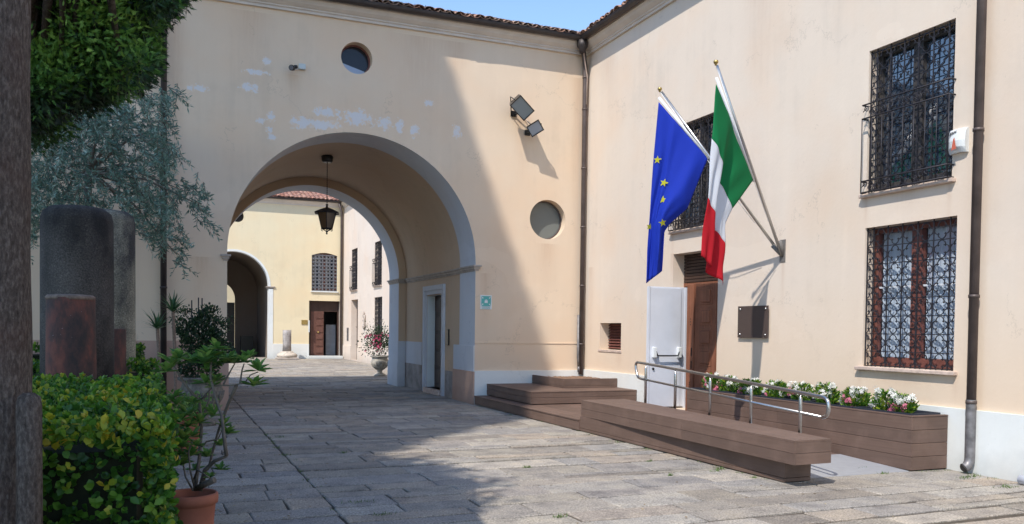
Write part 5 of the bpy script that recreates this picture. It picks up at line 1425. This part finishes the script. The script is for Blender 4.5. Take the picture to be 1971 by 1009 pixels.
for (x, y, dpt, r) in centers:
    c = np.array(Z(x,y,dpt)); n = int(800*(r/.18)**2)
    d = rdir(n); P = c+d*(rng.uniform(.1,1.25,n)**.6)[:,None]*r*np.array((1,1,1.15))
    D = d*.8+np.array((.25,.1,.1))+rng.normal(size=(n,3))*.6
    base_t = rng.uniform(.1,.95)
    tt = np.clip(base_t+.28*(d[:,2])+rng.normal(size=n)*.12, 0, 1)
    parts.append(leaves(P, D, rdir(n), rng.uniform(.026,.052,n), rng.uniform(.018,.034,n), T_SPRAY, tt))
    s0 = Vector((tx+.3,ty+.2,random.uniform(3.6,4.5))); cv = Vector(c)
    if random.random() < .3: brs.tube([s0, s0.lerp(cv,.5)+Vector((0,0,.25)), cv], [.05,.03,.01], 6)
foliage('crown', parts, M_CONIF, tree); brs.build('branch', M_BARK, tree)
# stone post behind the trunk
p = Z(56, 800, 3.3); m = MB(); top = CAM.z-(755-622)/F*3.3
m.lathe([(.048,0),(.046,top-.05),(.040,top-.015),(.02,top)], 16, (p.x,p.y,0), True, .02); tag(m.build('stone_post', M_BARK), 'rough round topped stone post just behind the near trunk', 'post')

# hedges
def hedge(x0, y0, x1, y1, h, label, dens, leafL, ytint=.0, core=True, group='clipped spindle hedges'):
    t = thing('hedge', label, 'hedge', ((x0+x1)/2,(y0+y1)/2,0), 0, group)
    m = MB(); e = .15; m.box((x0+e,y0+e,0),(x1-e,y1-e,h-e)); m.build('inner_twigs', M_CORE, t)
    parts = []
    def face(area, fn, nrm, tbias):
        n = int(area*dens); a, b = rng.uniform(size=n), rng.uniform(size=n); dpt = rng.uniform(0,.12,n)
        P = fn(a, b, dpt); clump = np.array([math.sin(p[0]*9+1.7*math.sin(p[1]*7)+2)*math.sin(p[2]*11+p[1]*8) for p in P])
        P = P+np.array(nrm)*(clump*.025+rng.normal(size=n)*.012)[:,None]
        D = np.array(nrm)*.55+rng.normal(size=(n,3))*.55+np.array((0,0,.45)); N = np.array(nrm)*1.0+rng.normal(size=(n,3))*.4+np.array((0,0,.5))
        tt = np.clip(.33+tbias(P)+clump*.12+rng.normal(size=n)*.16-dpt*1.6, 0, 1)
        s = rng.uniform(.55,1.35,n)*leafL
        # rosettes: each position carries two or three leaves
        for q in range(3):
            Dq = D+rng.normal(size=(n,3))*.55
            parts.append(leaves(P, Dq, N, s*rng.uniform(.75,1,n), s*.62, T_LEAF, np.clip(tt+rng.normal(size=n)*.04,0,1)))
    W_, D_ = x1-x0, y1-y0
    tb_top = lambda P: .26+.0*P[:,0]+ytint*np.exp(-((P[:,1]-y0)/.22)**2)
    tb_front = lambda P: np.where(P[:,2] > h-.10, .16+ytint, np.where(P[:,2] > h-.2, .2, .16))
    face(W_*D_, lambda a,b,d: np.stack([x0+a*W_, y0+b*D_, h-d], 1), (0,0,1), tb_top)
    face(W_*h, lambda a,b,d: np.stack([x0+a*W_, y0+d, b*h], 1), (0,-1,0), tb_front)
    face(D_*h, lambda a,b,d: np.stack([x1-d, y0+b*0+a*D_, b*h], 1), (1,0,0), lambda P: .10+ytint*.9*(np.exp(-((P[:,1]-y0)/.18)**2)))
    foliage('foliage', parts, M_HEDGE, t)
    return t
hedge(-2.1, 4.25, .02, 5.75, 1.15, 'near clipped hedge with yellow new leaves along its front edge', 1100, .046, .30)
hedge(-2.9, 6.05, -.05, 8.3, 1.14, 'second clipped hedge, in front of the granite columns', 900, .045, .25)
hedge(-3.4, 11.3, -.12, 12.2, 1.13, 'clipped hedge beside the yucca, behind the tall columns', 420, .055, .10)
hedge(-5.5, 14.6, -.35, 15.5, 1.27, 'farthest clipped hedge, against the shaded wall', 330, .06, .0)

# columns
def column(px, wpx, ytop, z, label, mat, profile='round', group='antique column shafts in the garden'):
    r = wpx/2/F*z; p = Z(px, 600, z); hz = 621+.0135*px; top = CAM.z+(hz+1-ytop)/F*z
    if profile == 'round': pr = [(r*1.02,0),(r,top*.5),(r*.99,top-.16),(r*.93,top-.07),(r*.75,top-.02),(r*.4,top)]
    else: pr = [(r*1.03,0),(r,top*.5),(r*.97,top-.015),(r*.93,top)]
    m = MB(); m.lathe(pr, 36, (p.x,p.y,0), True, .006); return tag(m.build('column_shaft', mat), label, 'column', group)
column(149, 128, 398, 9.3, 'thick dark grey granite column with a rounded top, tallest in the garden', M_COLM)
rc_ = column(137, 88, 570, 8.65, 'short reddish broken column in front of the thick granite one', M_RED, 'flat')
column(205, 102, 405, 11.0, 'second tall granite column, partly behind the thickest one', M_COLL)
p = Z(137, 600, 8.65); tz_ = 1.6+(623.8-570)/F*8.65; rr9 = 44/F*8.65
m = MB(); m.lathe([(rr9*.98,tz_-.035),(rr9*.985,tz_-.005),(rr9*.9,tz_+.012),(rr9*.5,tz_+.02)], 30, (p.x,p.y,0), True, .02); m.build('broken_rim', M_CHIP, rc_)
column(202, 76, 632, 10.2, 'low reddish stub between the two tall granite columns', M_RED, 'flat')

# olive tree behind
oc = Z(150, 600, 13.0); t = thing('olive_tree', 'silvery olive tree behind the columns, its boughs hanging before the wall', 'tree', (oc.x, oc.y, 0))
parts = []; tw = MB()
trunk_top = Z(170, 330, 13.0)
tw.tube([(oc.x,oc.y,0),(oc.x+.1,oc.y,1.5),trunk_top], [.16,.12,.05], 8)
opoly = [(40,195),(150,200),(230,185),(300,180),(345,165),(362,185),(350,200),(318,215),(335,240),(322,262),(350,285),(352,300),(330,312),(322,330),(355,345),(385,352),(410,372),(402,395),(412,440),(385,432),(372,400),(348,395),(358,430),(355,470),(368,520),(345,525),(318,480),(300,470),(262,470),(250,460),(245,410),(200,398),(120,400),(84,430),(66,470),(40,480)]
segs = []
tries = 0
while len(segs) < 880:
    x, y = rng.uniform(40,415), rng.uniform(165,530)
    if not inpoly(np.array([[x,y]]), opoly)[0]: continue
    if pdist(np.array([[x,y]]), opoly)[0] < 4: continue
    k = 1.0 if y < 330 else .75
    if rng.random() > k: continue
    segs.append((x,y,rng.uniform(11.8,14.2) if x > 215 or y < 390 else rng.uniform(12.3,14.2)))
for (x, y, dpt) in segs:
    c = np.array(Z(x,y,dpt)); d = norm(np.array([[rng.normal()*.5+.35, rng.normal()*.5, rng.normal()*.45-.25]]))[0]
    L = rng.uniform(.22,.42); n = int(26*rng.uniform(.7,1.3)); s = np.linspace(-.5,.5,n)
    P = c+np.outer(s*L, d)+np.stack([np.zeros(n),np.zeros(n),-.10*(s+.5)**2],1)
    side = norm(np.cross(np.tile(d,(n,1)), rdir(n)))
    D = d*.8+side*.9; tt = np.clip(rng.uniform(.25,.8)+rng.normal(size=n)*.2,0,1)
    parts.append(leaves(P, D, rdir(n), rng.uniform(.06,.10,n), rng.uniform(.016,.024,n), T_LANCE, tt))
    tw.tube([Vector(P[0]), Vector(P[n//2]), Vector(P[-1])], [.006,.004,.002], 3)
for (x, y) in ((100,300),(200,250),(280,210),(330,240),(360,370),(330,420),(340,490),(260,440),(300,340),(120,380),(250,300),(395,400)):
    e = Z(x,y,rng.uniform(12.2,13.8)); mid = trunk_top.lerp(e,.5)+Vector((0,0,.15)); tw.tube([trunk_top, mid, e], [.03,.018,.006], 5)
foliage('crown', parts, M_OLIVE, t); tw.build('branches', M_TWIG, t)

# stone urn with climbing shrub by the pier
u = Z(388, 760, 13.6); urn(u.x, u.y, 1.12, 'weathered carved stone urn at the foot of the left pier', M_URNW)
t = thing('urn_shrub', 'dark glossy shrub with three thin stakes growing in the stone urn', 'shrub', (u.x,u.y,.75))
n = 3800; parts = []
P = rdir(n)*(rng.uniform(0,1,n)**.4)[:,None]*np.array((.40,.40,.62))+np.array((u.x,u.y,1.30)); keep = P[:,2] > .72; P = P[keep]; n = len(P)
P = P+np.array([[.08*math.sin(p[2]*11), 0, .06*math.sin(p[0]*13)] for p in P])
parts.append(leaves(P, P-np.array((u.x,u.y,1.1))+rng.normal(size=(n,3))*.3, rdir(n), rng.uniform(.045,.075,n), rng.uniform(.022,.035,n), T_LEAF, rng.uniform(0,.8,n)))
tips = MB()
for (x, y) in ((420,620),(432,628),(350,600),(345,615),(425,640),(410,612),(360,598),(438,618),(395,600)):
    e = np.array(Z(x,y,13.5)); c0 = Vector((u.x,u.y,1.35)); ev = Vector(e); tips.tube([c0, c0.lerp(ev,.6)+Vector((0,0,.06)), ev], .005, 4)
    n = 45; P = e+rng.normal(size=(n,3))*np.array((.055,.055,.035)); parts.append(leaves(P, rng.normal(size=(n,3))+np.array((.2,0,.4)), rdir(n), rng.uniform(.04,.06,n), rng.uniform(.02,.03,n), T_LEAF, rng.uniform(.1,.9,n)))
foliage('foliage', parts, M_SHRUB, t); tips.build('stems', M_TWIG, t)
for (x, y) in ((369,578),(382,573),(389,574)):
    e = Z(x,y,13.6); m = MB(); m.tube([(e.x,e.y,.7),e], .010, 6); m.build('stake', M_GUT, t)

# yuccas
def yucca(xh, yh, xb, z, L, label):
    h = Z(xh, yh, z); b = Z(xb, 705, z); b.z = .0
    t = thing('yucca', label, 'plant', tuple(b), 0, 'yuccas in front of the shaded wall')
    m = MB(); pts = [b, Vector((b.x,b.y,.9)), b.lerp(h,.75)+Vector((.01,0,0)), h]; m.tube(smoothp(pts), .026, 8); m.build('stem', simple('yucca_stem', (.22,.16,.12), .9, .3, 40, bump=.6) if 'yucca_stem' not in bpy.data.materials else bpy.data.materials['yucca_stem'], t)
    for k in range(34):
        a = k*2.4; el = .15+1.25*(k/34); d = np.array([[math.cos(a)*math.cos(el), math.sin(a)*math.cos(el), math.sin(el)]])
        N = np.array([[-math.cos(a)*math.sin(el), -math.sin(a)*math.sin(el), math.cos(el)]])
        V, Fq, tt = leaves(np.array([h]), d, N, [L*random.uniform(.75,1.1)], [.035], T_BLADE, [random.random()])
        me = npmesh('leaf', V, Fq, tt); o = newobj('leaf', me, None, [M_YUCCA]); wparent(o, t)
yucca(303, 633, 309, 12.6, .36, 'shorter yucca on the left, its leaves over the hedge')
yucca(333, 600, 338, 12.9, .36, 'taller yucca with a curved stem beside the dark downpipe')

# terracotta pots
def pot(x, y, r, h, label):
    t = thing('terracotta_pot', label, 'pot', (x,y,0))
    m = MB(); m.lathe([(r*.66,0),(r*.70,.02),(r*.86,h*.62),(r*.875,h*.64),(r*.865,h*.66),(r*.93,h*.86),(r*.94,h*.87),(r*1.02,h*.885),(r*1.04,h*.93),(r*1.02,h*.985),(r*.96,h),(r*.90,h*.985),(r*.87,h*.9)], 40, (x,y,0)); m.build('pot_body', M_TERRA, t)
    m = MB(); m.lathe([(r*.885,h*.86),(r*.885,h*.905)], 24, (x,y,0)); m.build('soil', M_SOIL, t); return t
ZP = 5.3; pc_ = Z(368, 948, ZP); ph = pc_.z
pot(pc_.x, pc_.y, 48/F*ZP, ph, 'large terracotta pot at the bottom edge beside the near hedge')
pc2 = Z(357, 795, 10.6); pot(pc2.x, pc2.y, 31/F*10.6, pc2.z, 'smaller terracotta pot half hidden behind the branching plant')
t2 = thing('pot_plant', 'low leafy plant in the half hidden terracotta pot', 'plant', (pc2.x,pc2.y,pc2.z))
n = 420; P = rng.normal(size=(n,3))*np.array((.13,.13,.09))+np.array((pc2.x+.06,pc2.y,pc2.z+.06)); foliage('foliage', [leaves(P, rng.normal(size=(n,3))+np.array((0,0,.6)), rdir(n), rng.uniform(.04,.07,n), rng.uniform(.02,.035,n), T_LEAF, rng.uniform(.3,.8,n))], M_WHORL, t2)
# branching plant
bp = thing('branching_shrub', 'open branching shrub with whorled leaves in the large terracotta pot', 'shrub', (pc_.x,pc_.y,ph))
def zz_(x, y, dz=0): return Z(x, y, ZP+dz)
base = Vector((pc_.x,pc_.y,ph-.05))
BR = [[(385,945,0),(395,905,0),(412,888,-.05),(436,878,-.1)], [(436,878,-.1),(431,840,-.1),(427,800,-.05),(414,762,0),(405,725,0),(407,690,.0)],
      [(375,945,0),(384,880,.1),(388,820,.15),(384,772,.15),(362,748,.1),(345,722,.1),(334,704,.1)], [(384,820,.15),(402,770,.2),(404,730,.2),(404,700,.2)],
      [(384,772,.15),(402,752,.1),(412,742,.05),(445,742,0),(470,738,-.05),(482,722,-.05),(497,716,-.05)], [(430,740,.0),(445,712,.05),(452,700,.05)], [(462,738,0),(466,712,.05),(470,700,.05)], [(455,742,0),(440,775,.1),(420,830,.15),(400,905,.1)],
      [(372,945,0),(357,918,0),(352,890,.05),(350,862,.05)], [(376,945,0),(366,905,-.1),(363,870,-.1),(372,845,-.1)], [(380,940,0),(395,932,-.1),(413,924,-.12)], [(372,925,0),(380,905,-.1),(392,912,-.15),(405,922,-.15)],
      [(388,860,.1),(398,850,.1),(420,845,.1),(430,822,.1)], [(407,690,0),(425,690,0),(440,688,0)], [(404,700,.2),(388,690,.2),(372,694,.2)]]
bk2 = MB()
for k, br in enumerate(BR):
    pts = [zz_(x,y,d) for x,y,d in br]; r0 = .017 if k in (0,) else (.012 if k in (1,2,7,10) else .0065)
    if k == 10: r0 = .02
    rs = [r0*(1-.45*i/(len(pts)-1)) for i in range(len(pts))]
    if k == 10: rs = [r0]*len(pts)
    m = MB(); m.tube(pts, rs, 7); m.build('branch', M_TWIG, bp)
WH = [(345,812,26),(360,800,24),(352,848,26),(368,878,24),(345,895,24),(385,815,22),(412,800,22),(398,880,20),(340,780,22),(440,835,20),(425,858,16),(375,905,20),(392,700,26),(412,702,24),(405,688,28),(385,692,24),(418,672,24),(372,698,22),(334,702,30),(322,716,24),(345,690,24),(450,700,24),(470,698,24),(480,690,20),(497,714,26),(488,742,26),(440,690,22),(395,738,24),(418,734,20),(430,700,20),(350,862,26),(372,842,26),(362,820,20),(340,838,24),(430,820,20),(405,920,14),(378,858,18),(398,715,20),(350,880,22),(408,745,18),(425,905,16),(335,765,22),(372,775,16)]
parts = []
for (x, y, rp) in WH:
    c = np.array(zz_(x,y,random.uniform(-.1,.15))); L = rp/F*ZP*1.25; n = 15; a = np.arange(n)*2.4+random.random()*6; el = rng.uniform(-.1,1.0,n)
    D = np.stack([np.cos(a)*np.cos(el), np.sin(a)*np.cos(el), np.sin(el)],1); N = np.stack([-np.cos(a)*np.sin(el), -np.sin(a)*np.sin(el), np.cos(el)],1)+.01
    parts.append(leaves(np.tile(c,(n,1)), D, N, L*rng.uniform(.7,1.1,n), L*.36*np.ones(n), T_LEAF, rng.uniform(.1,1,n)))
foliage('foliage', parts, M_WHORL, bp)

# weeds in the joints
parts = []
for (x, y, s) in ((697,968,.10),(734,992,.06),(560,715,.05),(1385,904,.06),(1378,907,.05),(1665,880,.0),(1700,912,.05),(1870,918,.09),(1855,921,.08),(1940,938,.10),(1290,915,.02),(1078,995,.04),(538,842,.04),(660,872,.03),(1250,888,.03),(1015,900,.03),(1660,903,.05),(1450,921,.03)):
    if s <= 0: continue
    p = G(x,y); n = int(28+s*500); P = np.stack([p.x+rng.normal(size=n)*s*.8, p.y+rng.normal(size=n)*s*.35, np.full(n,-.01)],1)
    D = rng.normal(size=(n,3))*.6+np.array((0,0,.9)); parts.append(leaves(P, D, rdir(n), rng.uniform(.02,.055,n), rng.uniform(.004,.009,n), T_LANCE, rng.uniform(0,1,n)))
foliage('grass_in_joints', parts, M_GRASS, None, 'stuff')
parts = []
for (x0, y0, x1, y1, cnt) in ((8.60,7.2,8.60,4.6,26),(8.05,7.26,8.6,7.24,6),(6.06,7.3,6.06,13.5,22),(.1,4.3,.1,8.3,30),(6.0,16.7,6.0,14.5,8),(4.9,43.6,6.7,43.6,8),(1.38,3.5,1.38,13,26)):
    for k in range(cnt):
        t_ = rng.random(); x, y = x0+(x1-x0)*t_+rng.normal()*.02, y0+(y1-y0)*t_+rng.normal()*.02; s_ = rng.uniform(.01,.04); n = int(8+s_*500)
        P = np.stack([x+rng.normal(size=n)*s_, y+rng.normal(size=n)*s_, np.full(n,-.01)],1)
        parts.append(leaves(P, rng.normal(size=(n,3))*.6+np.array((0,0,.8)), rdir(n), rng.uniform(.012,.04,n), rng.uniform(.004,.008,n), T_LANCE, rng.uniform(0,1,n)))
foliage('weeds_along_edges', parts, M_GRASS, None, 'stuff')
n = 520; xs = rng.uniform(.1,6.0,n); ys = rng.uniform(4.5,16.5,n)
xs[:260] = .15+np.abs(rng.normal(size=260))*.7; P = np.stack([xs, ys, rng.uniform(.004,.012,n)],1); D = rng.normal(size=(n,3))*np.array((1,1,.12))
M_LITTER = leafmat('dry_leaves', [(0, (.10,.06,.03)), (.6, (.26,.17,.07)), (1, (.42,.33,.17))], .1, .8)
foliage('fallen_leaves', [leaves(P, D, np.tile(np.array([[0,0,1.0]]),(n,1))+rng.normal(size=(n,3))*.25, rng.uniform(.012,.04,n), rng.uniform(.007,.018,n), T_LEAF, rng.uniform(0,1,n))], M_LITTER, None, 'stuff')
